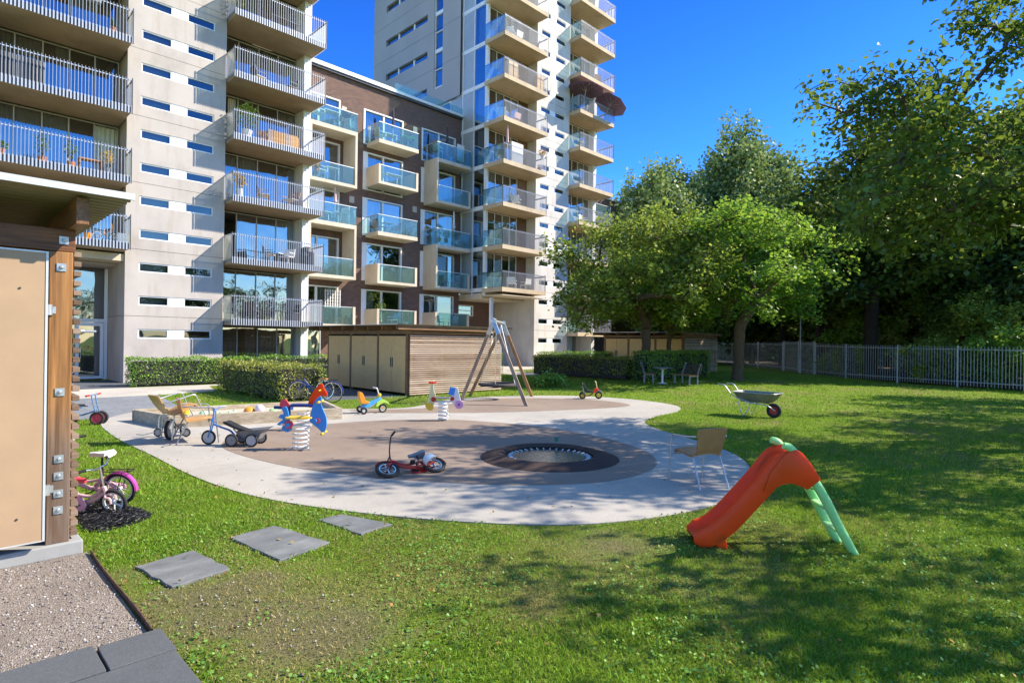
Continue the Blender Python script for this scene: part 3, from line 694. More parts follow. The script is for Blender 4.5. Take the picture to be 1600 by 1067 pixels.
# ================================================================ sheds
M['dpan'] = pm("tan_door_board", (.74, .45, .18), .07, 5, .6, bump=.1)
M['tim'] = m_wood("brown_timber", (.20, .105, .05), (.34, .19, .095), 0)
M['slat'] = m_slat("larch_slats", (.30, .20, .14), (.54, .40, .30), (.68, .54, .43))
M['corr'] = pm("corrugated_sheet", (.30, .30, .31), .12, 3, .4, .5)
def shed(X0, Y0, z0, L, D, label, nd=3):
    o = (X0, Y0, z0)
    root = thing("storage_shed", label, "shed", (0, 0, 0)); root.location = o
    H = 2.2
    # slatted side facing -Y (and far side, back)
    s = MB(); k = int((H-.06)/.075)
    for i in range(k):
        z = .05+i*(H-.06)/k; s.box(.0, -.028, z, D, .0, z+.042)
    s.build("slat_wall", M['slat'], root)
    s = MB()
    for i in range(k):
        z = .05+i*(H-.06)/k; s.box(.06, L, z, D, L+.028, z+.042)
    s.build("slat_wall", M['slat'], root)
    s = MB()
    for i in range(k):
        z = .05+i*(H-.06)/k; s.box(D, .03, z, D+.028, L-.03, z+.042)
    s.build("slat_wall", M['slat'], root)
    p = MB()
    for x in (.1, D*.33, D*.66, D-.1):
        for y in (.03, L-.13): p.box(x-.05, y, 0, x+.05, y+.1, H)
    p.box(.0, -.0, H+.0, D, .1, H+.12); p.box(0, L-.1, H, D, L, H+.12)
    # front posts and header
    for i in range(nd+1): y = min(max(i*L/nd-.05, .102), L-.202); p.box(-.03, y, 0, .07, y+.1, H)
    p.box(-.04, 0.0, H+.001, -.002, L, H+.14); p.build("timber_frame", M['tim'], root)
    d = MB(); d.box(.09, .1, 0.05, .11, L-.1, H); d.box(.3, .3, .02, D-.2, L-.2, .04); d.box(D-.3, .3, 0, D-.28, L-.3, H); d.box(.3, L-.4, 0, D-.3, L-.38, H)
    d.box(.12, .35, .04, D-.31, .37, H-.02)
    d.build("dark_lining", M['dark'], root)
    for i in range(nd):
        ya = i*L/nd+.08; yb = (i+1)*L/nd-.08
        ya = max(ya, .22); yb = min(yb, L-.22) if i == nd-1 else yb
        ym = (ya+yb)/2
        for (a, b_) in ((ya, ym-.006), (ym+.006, yb)):
            q = MB(); q.box(-.035, a, .1, .0, b_, H-.07); dr_ = q.build("door", M['dpan'], root, bevel=.004)
            h_ = MB(); hy = b_-.05 if b_ < ym else a+.05
            h_.box(-.055, hy-.02, 1.0, -.036, hy+.02, 1.35)
            h_.build("handle", M['metal_d'], dr_, bevel=.005)
    # rafters along X carried out over the doors, corrugated roof
    r = MB()
    for i in range(8): y = -.1+i*(L+.5)/7; r.box(-.62, y, H+.145, D+.2, y+.05, H+.30)
    r.box(-.62, -.2, H+.15, D+.2, -.165, H+.298); r.box(-.1, -.10, H+.15, -.06, L+.5, H+.29) if False else None
    r.build("rafter", M['tim'], root)
    c = MB(); n = 90
    ys = [(-.3+(L+.95)*j/(n*2)) for j in range(n*2+1)]
    v = []
    for x in (-.72, D+.35):
        for th in (0, .012):
            v += [(x, y, H+.315+th+.012*math.cos(j*math.pi)) for j, y in enumerate(ys)]
    m = len(ys); fs = []
    for j in range(m-1):
        fs += [(m+j, m+j+1, 3*m+j+1, 3*m+j), (j, j+1, 2*m+j+1, 2*m+j), (j, j+1, m+j+1, m+j), (2*m+j, 2*m+j+1, 3*m+j+1, 3*m+j)]
    c.add(v, fs); c.build("roof", M['corr'], root)
    return root
shed(12.05, 17.05, 0, 6.0, 4.5, "brown slatted shed with tan double doors behind the swing")
shed(32.4, 17.42, .17, 6.0, 4.3, "slatted shed with tan doors, behind the hedge and young trees")
# ---- timber canopy enclosure in the foreground
CO = (.85, 6.5, 0)
can = thing("bin_shelter", "timber post-and-slat shelter with tan panel on concrete kerb in the foreground", "shelter", CO)
def CB(): return MB(off=CO)
CB().box(-4, 6.42, 0, 1.02, 6.66, .125).build("concrete_kerb", M['plinth'], can, bevel=.012)
CB().box(.84, 6.662, 0, 1.02, 12, .12).build("concrete_kerb", M['plinth'], can, bevel=.012)
def m_post():
    t = NT("post_timber"); p = t.geo().outputs["Position"]; z = t.n("SeparateXYZ", {0: p}).outputs[2]
    v = t.mapped(p, (22, 22, .8)); n = t.noise(v, 1.6, 7, .62)
    kn = t.n("TexWave", {"Vector": t.mapped(p, (1, 1, .5)), "Scale": 1.1, "Distortion": 6.0, "Detail": 3.0}).outputs["Fac"]
    c = t.ramp(n, [(.3, (.16, .07, .02)), (.6, (.38, .18, .055)), (.8, (.52, .27, .09))])
    g = t.ramp(n, [(.3, (.085, .052, .034)), (.7, (.22, .155, .115))])
    # the post's colour turns grey-brown towards the bottom
    wz = t.math('MULTIPLY_ADD', t.noise(p, 3, 4), .9, t.math('MULTIPLY', z, -1))
    c = t.mix(t.ramp(t.math('ADD', wz, 1.15), [(.0, (0, 0, 0)), (.75, (1, 1, 1))]), c, g)
    c = t.mix(t.ramp(kn, [(.0, (.35, .35, .35)), (.12, (0, 0, 0))]), c, (.12, .055, .02))
    t.bump(n, .3, .004); return t.set(c, .45, spec=.4)
M['post'] = m_post()
M['beam'] = m_wood("beam_timber", (.115, .045, .018), (.29, .12, .045), 0, 1.2, .5)
M['beamy'] = m_wood("rafter_timber", (.16, .075, .03), (.36, .18, .08), 1, 1.2, .5)
CB().box(.755, 6.46, .125, .925, 6.61, 2.70).build("post", M['post'], can, bevel=.008)
CB().box(-4, 6.462, 2.703, .94, 6.606, 2.90).build("beam", M['beam'], can, bevel=.006)
rb = MB(off=CO)
for x in (-.55, .885): rb.box(x, 6.08, 2.903, x+.09, 11.5, 3.13)
rb.build("rafter", M['beamy'], can, bevel=.005)
b = CB()
for k in range(30): z = .16+k*.0865; b.box(.935, 6.5, z, .99, 11.5, z+.045)
b.build("slat_wall", m_slat("weathered_slats", (.10, .065, .045), (.22, .15, .105), (.34, .25, .185)), can, bevel=.003)
b = CB()
for y in (8.2, 9.9, 11.4): b.box(.86, y, .12, .93, y+.1, 2.9)
b.box(-4, 11.5, .12, .9, 11.6, 2.9); b.box(-4, 6.75, .0, -3.9, 11.5, 2.9)
b.build("back_frame", M['beamy'], can)
# panel door with metal edge
p = CB(); p.box(-.9, 6.34, .21, .718, 6.37, 2.66); dp = p.build("door_panel", pm("panel_board", (.42, .28, .165), .07, 2.5, .55, bump=.15), can)
f = CB(); f.box(.719, 6.335, .20, .736, 6.38, 2.675); f.box(-.9, 6.335, 2.661, .718, 6.38, 2.675); f.box(-.9, 6.335, .198, .718, 6.38, .209); f.build("edge_trim", M['metal_l'], dp)
h_ = CB()
for z in (2.18, .62): h_.lathe([(.001, 0), (.024, 0), (.024, .09), (.001, .09)], 14, (.752, 6.40, z-.045)); h_.box(.735, 6.41, z-.03, .80, 6.45, z+.03)
h_.build("hinge", M['steel'], dp, smooth=True)
s = CB()
for (x, z) in ((.3, 2.44), (.55, 2.35), (.55, .42)): s.lathe([(.001, -.006), (.009, -.006), (.009, 0)], 8, (x, 6.34, z), (0, 1, 0))
s.build("screw", M['metal_d'], dp)
for z in (2.80, 2.56, 1.46, .87, .72, .565, .42):
    q = CB(); x = .855 if z > 2.7 else .84
    y = 6.4585 if z < 2.7 else 6.4605
    q.box(x-.034, y-.007, z-.034, x+.034, y-.001, z+.034); q.lathe([(.0, -.022), (.012, -.02), (.016, -.008), (.016, 0)], 10, (x, y-.006, z), (0, 1, 0)); q.build("bolt_plate", M['steel'], can)
q = CB(); q.lathe([(.001, 0), (.012, 0), (.012, .12), (.001, .12)], 10, (.99, 6.52, 2.0), (1, 0, 0)); q.lathe([(.02, 0), (.02, .03), (.001, .03)], 8, (.992, 6.52, 2.0), (1, 0, 0)); q.build("bolt", M['steel'], can)
# corrugated canopy roof, ribs along X
c = CB(); n = 40; y0, y1 = 5.95, 11.7; vv = []; ys = [y0+(y1-y0)*j/(n*4) for j in range(n*4+1)]
prof = [0, .03, .03, 0]
for x in (-4.2, 1.27):
    for th in (0, .006): vv += [(x, y, 3.15+th+prof[j % 4]) for j, y in enumerate(ys)]
m = len(ys); fs = []
for j in range(m-1): fs += [(m+j, m+j+1, 3*m+j+1, 3*m+j), (j, j+1, 2*m+j+1, 2*m+j), (j, j+1, m+j+1, m+j), (2*m+j, 2*m+j+1, 3*m+j+1, 3*m+j)]
c.add(vv, fs); rf = c.build("roof", pm("roof_sheet_beige", (.26, .22, .16), .1, 2, .5), can)
CB().box(-4.2, 5.92, 3.145, 1.275, 5.945, 3.20).build("fascia", M['metal_l'], rf)
# ================================================================ things on the ground
def C3(name, c, rough=.35, **k): return pm(name, c, .06, 5, rough, **k)
M['red'] = C3("red_plastic", (.90, .075, .008), .4, spec=.25); M['green'] = C3("green_plastic", (.36, .70, .27), .4, spec=.3)
M['blue'] = C3("blue_board", (.035, .26, .72)); M['navy'] = C3("navy_board", (.02, .045, .22)); M['pinkr'] = C3("pink_red_board", (.72, .06, .10))
M['yellow'] = C3("yellow_plastic", (.78, .50, .03)); M['cream'] = C3("cream_board", (.78, .72, .36)); M['pink'] = C3("pink_board", (.75, .33, .55))
M['white'] = C3("white_paint", (.78, .78, .76)); M['black'] = C3("black_plastic", (.018, .018, .02), .45); M['tyre'] = pm("tyre_rubber", (.02, .02, .021), .3, 20, .8, bump=.2)
M['bluemetal'] = C3("blue_painted_metal", (.03, .16, .48), .4); M['bluegrey'] = C3("faded_blue_metal", (.10, .20, .36), .5); M['orange'] = C3("orange_plastic", (.80, .30, .02))
M['redmetal'] = C3("red_painted_metal", (.42, .022, .016), .35); M['pinkmetal'] = C3("pale_pink_metal", (.68, .42, .45), .35); M['purple'] = C3("purple_plastic", (.42, .06, .30))
M['chrome'] = pm("chrome", (.75, .75, .76), .05, 5, .15, 1.0); M['lgreen'] = C3("lime_plastic", (.45, .68, .10)); M['lblue'] = C3("light_blue_plastic", (.08, .38, .72))
M['greypl'] = C3("grey_plastic", (.22, .23, .25), .5); M['rubgrey'] = C3("wheel_grey", (.50, .50, .50), .5)
def m_rattan():
    t = NT("woven_rattan"); v = t.obj(); s = t.n("SeparateXYZ", {0: v})
    a = t.n("TexWave", {"Vector": v, "Scale": 22.0, "Distortion": .3}, bands_direction='Y').outputs["Fac"]; b = t.n("TexWave", {"Vector": v, "Scale": 30.0, "Distortion": .3}, bands_direction='Z').outputs["Fac"]
    m_ = t.math('MULTIPLY', a, b); n = t.noise(v, 9, 4)
    c = t.mix(n, (.44, .19, .05), (.66, .36, .12)); c = t.mix(t.ramp(m_, [(.0, (.7, .7, .7)), (.35, (0, 0, 0))]), c, (.14, .06, .02))
    t.bump(m_, .8, .004); return t.set(c, .5)
M['rattan'] = m_rattan(); M['ply'] = m_wood("light_plywood", (.44, .23, .07), (.60, .36, .14), 0, .6, .4)
M['greywood'] = m_wood("grey_leg_wood", (.24, .165, .12), (.44, .33, .25), 2, 1, .8); M['warmwood'] = m_wood("warm_wood", (.30, .14, .055), (.50, .27, .12), 2, 1, .7)
M['boxwood'] = m_wood("sandbox_wood", (.34, .27, .18), (.56, .48, .36), 0, .7, .8)
M['sand'] = m_speck("sand", (.52, .46, .36), .1, .2, 200, .5)

def wheel(root, c, Rr, tr=.02, axis=(0, 1, 0), rim='chrome', spokes=14, solid=None, hub=.02, width=None):
    c = Vector(c); ax = Vector(axis).normalized(); u = Vector((0, 0, 1)) if abs(ax.z) < .9 else Vector((1, 0, 0)); u = (u-ax*u.dot(ax)).normalized(); v = ax.cross(u)
    w2 = width or tr
    t = MB(); prof = [(Rr-tr+tr*math.cos(a), w2*math.sin(a)) for a in [2*math.pi*k/10 for k in range(10)]]
    t.lathe(prof, 28, c, ax, closed=True); o = t.build("wheel", M['tyre'], root, smooth=True)
    r = MB(); ri = Rr-2*tr
    r.lathe([(ri-.012, -w2*.55), (ri+.004, -w2*.6), (ri+.004, w2*.6), (ri-.012, w2*.55)], 28, c, ax, closed=True)
    if solid: r.lathe([(.001, -w2*.4), (ri-.012, -w2*.3), (ri-.012, w2*.3), (.001, w2*.4)], 24, c, ax)
    else:
        for k in range(spokes):
            a = 2*math.pi*k/spokes; d = u*math.cos(a)+v*math.sin(a); r.tube([c+ax*(hub*(.6 if k % 2 else -.6)), c+d*(ri-.005)], .0022 if spokes > 8 else .009, 4)
    r.lathe([(.001, -hub*1.3), (hub*.7, -hub*1.3), (hub*.7, hub*1.3), (.001, hub*1.3)], 12, c, ax)
    r.build("rim", M[solid] if solid else M[rim], o, smooth=True); return o

for k_ in ('red', 'green'):
    b_ = M[k_].node_tree.nodes['Principled BSDF']; b_.inputs['Subsurface Weight'].default_value = .5; b_.inputs['Subsurface Radius'].default_value = (1, .25, .1) if k_ == 'red' else (.3, 1, .3); b_.inputs['Subsurface Scale'].default_value = .06
# ---- slide
S = thing("toy_slide", "red plastic children's slide with green ladder rails on the lawn", "slide", (5.24, 2.66, 0), R(-50.7))
def prof_loft(mb, path, sec, w):
    rings = []; n = len(sec)
    for i, (s_, z_) in enumerate(path):
        a = path[max(i-1, 0)]; b = path[min(i+1, len(path)-1)]; d = Vector((b[0]-a[0], 0, b[1]-a[1])).normalized(); nn = Vector((-d.z, 0, d.x))
        k = w(i/(len(path)-1))
        for (y, h) in sec: q = Vector((s_, .19+(y-.19)*k[0], z_))+nn*(h*k[1]); rings.append(tuple(q))
    fs = []
    for i in range(len(path)-1):
        for j in range(n): fs.append((i*n+j, i*n+(j+1) % n, (i+1)*n+(j+1) % n, (i+1)*n+j))
    fs += [tuple(range(n-1, -1, -1)), tuple((len(path)-1)*n+j for j in range(n))]
    mb.add(rings, fs)
path = [(p.x, p.z) for p in bez([(-.03, 0, .075), (.06, 0, .085), (.16, 0, .125), (.30, 0, .24), (.46, 0, .42), (.62, 0, .61), (.73, 0, .755), (.80, 0, .84), (.88, 0, .875)], 5)]
sec = [(0, -.085), (-.004, .05), (.006, .085), (.028, .095), (.048, .08), (.062, .02), (.09, .004), (.19, 0), (.29, .004), (.318, .02), (.332, .08), (.352, .095), (.374, .085), (.384, .05), (.38, -.085), (.355, -.085), (.335, -.022), (.19, -.03), (.045, -.022), (.025, -.085)]
b = MB(); prof_loft(b, path, sec, lambda t: (1, min(1, .35+t*6)))
# rounded nose, foot under the lip, cheeks that reach down to the ladder rails
for y0, y1 in ((.0, .045), (.335, .38)):
    b.prism([(.17, .10), (.26, .14), (.285, .0), (.19, .0)], y0, y1)
b.prism([(.20, .0), (.22, .12), (.25, .13), (.255, .0)], .046, .334)
for y0, y1 in ((-.022, .06), (.32, .402)):
    b.prism([(.60, .565), (.70, .60), (.78, .645), (.86, .655), (.93, .635), (1.00, .60), (1.12, .70), (1.035, .84), (.95, .945), (.90, .975), (.84, .955), (.78, .91), (.72, .83), (.66, .74)], y0, y1)
b.prism([(.86, .85), (.90, .90), (1.03, .735), (.985, .69)], .051, .329)
b.build("chute", M['red'], S, smooth=True, bevel=.008)
for y in (.021, .359):
    P = bez([(.79, y, 1.005), (.86, y, .975), (.97, y, .83), (1.06, y, .70), (1.18, y, .50), (1.29, y, .28), (1.40, y, .08), (1.45, y, .0)], 5)
    g = MB(); nn = len(P); vs = []
    for i, p in enumerate(P):
        d = (P[min(i+1, nn-1)]-P[max(i-1, 0)]).normalized(); nr = Vector((-d.z, 0, d.x)); wd = .033+.012*math.sin(i/nn*3.1); 
        for k in range(12):
            a = 2*math.pi*k/12; vs.append(tuple(p+nr*wd*math.cos(a)+Vector((0, 1, 0))*.034*math.sin(a)))
    g.add(vs, [(i*12+k, i*12+(k+1) % 12, (i+1)*12+(k+1) % 12, (i+1)*12+k) for i in range(nn-1) for k in range(12)]+[tuple(range(11, -1, -1)), tuple((nn-1)*12+k for k in range(12))])
    g.build("ladder_rail", M['green'], S, smooth=True)
for (x, z) in ((1.09, .60), (1.2, .42), (1.31, .21)):
    MB().box(x-.035, .045, z-.015, x+.03, .335, z+.012).build("step", M['green'], S, bevel=.012)

# ---- chairs
def chair(name, label, loc, rz, mat, frame, w=.50, group=None, tilt=0, back_h=.80, cat="chair"):
    t = thing(name, label, cat, loc, rz, group); t.rotation_euler = (0, tilt, rz)
    n = 8; s = MB(); L = bez([(.26, 0, .40), (.24, 0, .435), (.10, 0, .435), (-.12, 0, .415), (-.20, 0, .425)], 5)
    def slab(pts, hw, th, mb):
        vs = []; m = len(pts)
        for i, p in enumerate(pts):
            d = (pts[min(i+1, m-1)]-pts[max(i-1, 0)]).normalized(); nr = Vector((-d.z, 0, d.x))
            for sgn in (1, -1):
                for k in range(n+1):
                    y = hw(i/(m-1))*(2*k/n-1); vs.append(tuple(p+Vector((0, y, 0))+nr*(th/2*sgn)+nr*(-.03*(1-(2*k/n-1)**2))*(1 if name == 'rattan_armchair' else .4)))
        q = 2*(n+1); fs = []
        for i in range(m-1):
            a = i*q; c = (i+1)*q
            for k in range(n): fs += [(a+k, a+k+1, c+k+1, c+k), (a+n+1+k, c+n+1+k, c+n+2+k, a+n+2+k)]
            fs += [(a, c, c+n+1, a+n+1), (a+n, a+2*n+1, c+2*n+1, c+n)]
        fs += [tuple(list(range(0, n+1))+list(range(2*n+1, n, -1))), tuple([(m-1)*q+k for k in range(n, -1, -1)]+[(m-1)*q+k for k in range(n+1, 2*n+2)])]
        mb.add(vs, fs)
    slab(L, lambda u: w*.5*.92, .022, s); s.build("seat", mat, t, smooth=True)
    s = MB(); slab(bez([(-.19, 0, .43), (-.235, 0, .52), (-.27, 0, .66), (-.30, 0, back_h)], 5), lambda u: w*.5*(.72+.2*u), .022, s); s.build("backrest", mat, t, smooth=True)
    for sy in (-1, 1):
        y = sy*w*.55
        a = MB(); a.tube(bez([(.33, y, 0), (.29, y, .35), (.27, y, .60), (.235, y, .655), (.15, y, .665), (-.1, y*.98, .68), (-.27, y*.86, .70)], 6), .0125, 10); a.build("leg", frame, t, smooth=True)
        a = MB(); a.tube(bez([(-.36, sy*w*.44, 0), (-.25, sy*w*.43, .25), (-.17, sy*w*.42, .41)], 5), .0125, 10); a.build("leg", frame, t, smooth=True)
    a = MB(); a.tube([(-.2, -w*.42, .30), (-.2, w*.42, .30)], .009, 8); a.tube([(.26, -w*.54, .38), (.26, w*.54, .38)], .009, 8); a.build("stretcher", frame, t, smooth=True)
    return t
chair("rattan_armchair", "woven tan rattan armchair with metal frame at the path's right edge", (7.66, 3.88, .012), R(61), M['rattan'], M['steel'], .50)
chair("plywood_armchair", "plywood armchair with grey metal legs standing by the blue tricycle", (3.60, 11.92, .012), R(-8), M['ply'], M['greypl'], .62, "plywood armchairs by the sandbox", back_h=.82)
chair("plywood_armchair", "tipped plywood armchair resting in the other one, its back leaning up", (3.52, 12.22, .20), R(5), M['ply'], M['steel'], .58, "plywood armchairs by the sandbox", tilt=R(-20), back_h=.84)

# ---- trampoline sunk in the ground
T = thing("ground_trampoline", "round sunken trampoline with dark rubber rim", "trampoline", (7.48, 6.50, .016))
MB().lathe([(.76, -.10), (.755, .03), (.80, .075), (.88, .085), (1.02, .045), (1.17, .004), (1.17, -.01)], 64, caps=False).build("rubber_rim", M['ring'], T, smooth=True)
MB().lathe([(.0, .012), (.64, .010)], 48, caps=False).build("mat", pm("trampoline_mat", (.07, .09, .085), .2, 2, .25), T)
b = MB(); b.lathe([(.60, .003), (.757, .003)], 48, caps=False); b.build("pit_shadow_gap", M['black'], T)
b = MB()
for k in range(36):
    a = 2*math.pi*k/36; b.tube([(.63*math.cos(a), .63*math.sin(a), .016), (.70*math.cos(a), .70*math.sin(a), .022)], .011, 6); 
b.build("spring_hook", M['white'], T)
b = MB(); b.lathe([(.752, .048), (.762, .056), (.768, .048)], 64, caps=False); b.build("edge_seam", M['rust'], T, smooth=True)
c = MB(); c.lathe([(.03, 0), (.04, .085), (.036, .085), (.027, .005), (.0, .005)], 20, (0, 0, 0)); cup = c.build("plastic_cup", m_glass("green_cup", (.4, .85, .7), .1, .1, (.2, .6, .45), .6), smooth=True)
cup.location = (8.30, 7.04, .12); tag(cup, "small green translucent cup on the trampoline rim", "cup")

# ---- spring riders
def spring(mb, r, h, turns, wire=.016, z0=0):
    mb.tube([(r*math.cos(a), r*math.sin(a), z0+h*i/(turns*16)) for i, a in ((i, 2*math.pi*i/16) for i in range(int(turns*16)+1))], wire, 7)
def plate(poly, y, th=.02, n=4):
    P = smooth_poly(poly, n); mb = MB(); mb.prism(P, y-th/2, y+th/2); return mb
def disc(mb, x, y0, y1, z, r): return mb.lathe([(.001, y0), (r, y0), (r, y1), (.001, y1)], 18, (x, 0, z), (0, 1, 0))
SR = thing("spring_rider", "blue spring rider with yellow seat on white coil spring", "spring rider", (4.69, 9.89, .016), R(-42), "spring riders on the play surface")
b = MB(); spring(b, .13, .40, 5.2); b.build("spring", M['white'], SR, smooth=True)
b = MB(); b.box(-.2, -.08, 0, .2, .08, .012); b.build("base_plate", M['steel'], SR, bevel=.004)
b = MB(); b.box(-.17, -.05, .405, .17, .05, .425); b.tube([(-.34, 0, .44), (-.1, 0, .42), (.1, 0, .47), (.28, 0, .50)], .022, 8); b.build("bracket", M['white'], SR)
b = MB(); b.prism(smooth_poly([(-.20, -.14), (.16, -.09), (.2, 0), (.16, .09), (-.20, .14), (-.25, 0)], 4), .545, .575, 'xy'); b.build("seat", M['yellow'], SR, bevel=.008)
head = [(.16, .50), (.17, .62), (.21, .78), (.27, .89), (.34, .94), (.36, .88), (.355, .80), (.39, .70), (.44, .58), (.455, .46), (.44, .36), (.40, .27), (.37, .30), (.31, .37), (.22, .44)]
for y in (-.012, ): plate(head, y, .03).build("body_board", M['blue'], SR, bevel=.004)
tail = [(-.19, .50), (-.22, .66), (-.26, .75), (-.33, .73), (-.31, .66), (-.28, .62), (-.35, .61), (-.38, .56), (-.31, .53), (-.35, .49), (-.41, .44), (-.36, .42), (-.30, .44), (-.33, .36), (-.27, .31), (-.20, .31), (-.15, .38)]
plate(tail, 0, .03).build("tail_board", M['blue'], SR, bevel=.004)
b = MB(); disc(b, -.19, -.07, -.03, .44, .07); disc(b, .30, -.05, -.02, .51, .045); b.build("disc", M['pinkr'], SR)
b = MB(); disc(b, -.19, -.13, -.075, .44, .035); disc(b, .26, -.09, -.055, .51, .035); b.build("disc", M['blue'], SR)
for z, x in ((.84, .33), (.29, .40)): 
    b = MB(); b.tube([(x, -.17, z), (x, -.05, z)], .022, 10); b.tube([(x, .05, z), (x, .17, z)], .022, 10); b.tube([(x, -.05, z), (x, .05, z)], .012, 8); b.build("handle", M['yellow'], SR, smooth=True)
SR2 = thing("spring_rider", "red-headed spring rider with navy seat beam beside the sandbox", "spring rider", (5.72, 11.95, .016), R(-42), "spring riders on the play surface")
b = MB(); spring(b, .12, .40, 5.2, .012); b.build("spring", M['white'], SR2, smooth=True)
MB().box(-.26, -.09, .50, .26, .09, .56).build("seat", M['navy'], SR2, bevel=.015)
plate([(.10, .50), (.13, .68), (.22, .85), (.33, .98), (.40, .99), (.43, .90), (.50, .78), (.46, .72), (.38, .74), (.30, .62), (.22, .50)], 0, .035).build("body_board", M['red'], SR2, bevel=.004)
plate([(-.48, .50), (-.49, .58), (-.44, .645), (-.36, .64), (-.31, .57), (-.28, .52), (-.36, .49)], 0, .035).build("tail_board", M['pinkr'], SR2, bevel=.004)
plate([(-.42, .49), (-.31, .49), (-.27, .40), (-.28, .28), (-.36, .24), (-.41, .34)], .0, .033).build("tail_board", M['navy'], SR2, bevel=.004)
b = MB(); b.box(-.66, .1, .43, -.30, .17, .50); b.build("foot_rest", M['navy'], SR2, bevel=.006)
b = MB(); b.tube([(.36, -.16, .86), (.36, .16, .86)], .016, 8); b.tube([(.30, -.16, .60), (.30, .16, .60)], .016, 8); b.build("handle", M['yellow'], SR2, smooth=True)
SR3 = thing("spring_rider", "cream giraffe-necked spring rider with blue flag and pink disc", "spring rider", (8.95, 11.23, .016), R(-44), "spring riders on the play surface")
b = MB(); spring(b, .105, .44, 5.0, .026); b.build("spring", M['white'], SR3, smooth=True)
b = MB(); b.box(-.15, -.05, .455, .15, .05, .48); b.tube([(-.22, 0, .46), (0, 0, .44), (.22, 0, .47)], .02, 8); b.build("bracket", M['white'], SR3)
b = MB(); b.prism(smooth_poly([(-.15, -.1), (.15, -.1), (.17, 0), (.15, .1), (-.15, .1), (-.17, 0)], 3), .545, .57, 'xy'); b.build("seat", M['greypl'], SR3, bevel=.005)
plate([(-.20, .50), (-.18, .60), (-.23, .72), (-.245, .90), (-.225, .96), (-.28, .98), (-.31, .92), (-.325, .75), (-.36, .55), (-.39, .44), (-.36, .36), (-.27, .36), (-.22, .42)], 0, .03).build("neck_board", M['cream'], SR3, bevel=.004)
b = MB(); b.tube([(-.36, -.02, .925), (-.17, -.02, .925)], .022, 8); b.build("handle", M['red'], SR3, smooth=True)
plate([(-.43, .40), (-.42, .32), (-.34, .25), (-.25, .27), (-.24, .37), (-.33, .43)], -.02, .04).build("foot_rest", M['yellow'], SR3, bevel=.006)
plate([(.17, .56), (.18, .48), (.25, .42), (.40, .42), (.43, .50), (.39, .62), (.36, .76), (.31, .80)], 0, .03).build("tail_board", M['white'], SR3, bevel=.004)
b = MB(); b.prism([(.12, .64), (.16, .82), (.30, .81), (.26, .62)], -.035, -.017); b.build("flag_board", M['blue'], SR3, bevel=.003)
b = MB(); disc(b, .385, -.04, .0-.016, .40, .105); b.build("disc", M['pink'], SR3); b = MB(); disc(b, .385, -.06, -.041, .40, .025); b.build("disc", M['navy'], SR3)
b = MB(); disc(b, -.235, -.055, -.017, .52, .06); disc(b, .22, -.055, -.017, .54, .05); b.build("disc", M['redmetal'], SR3)

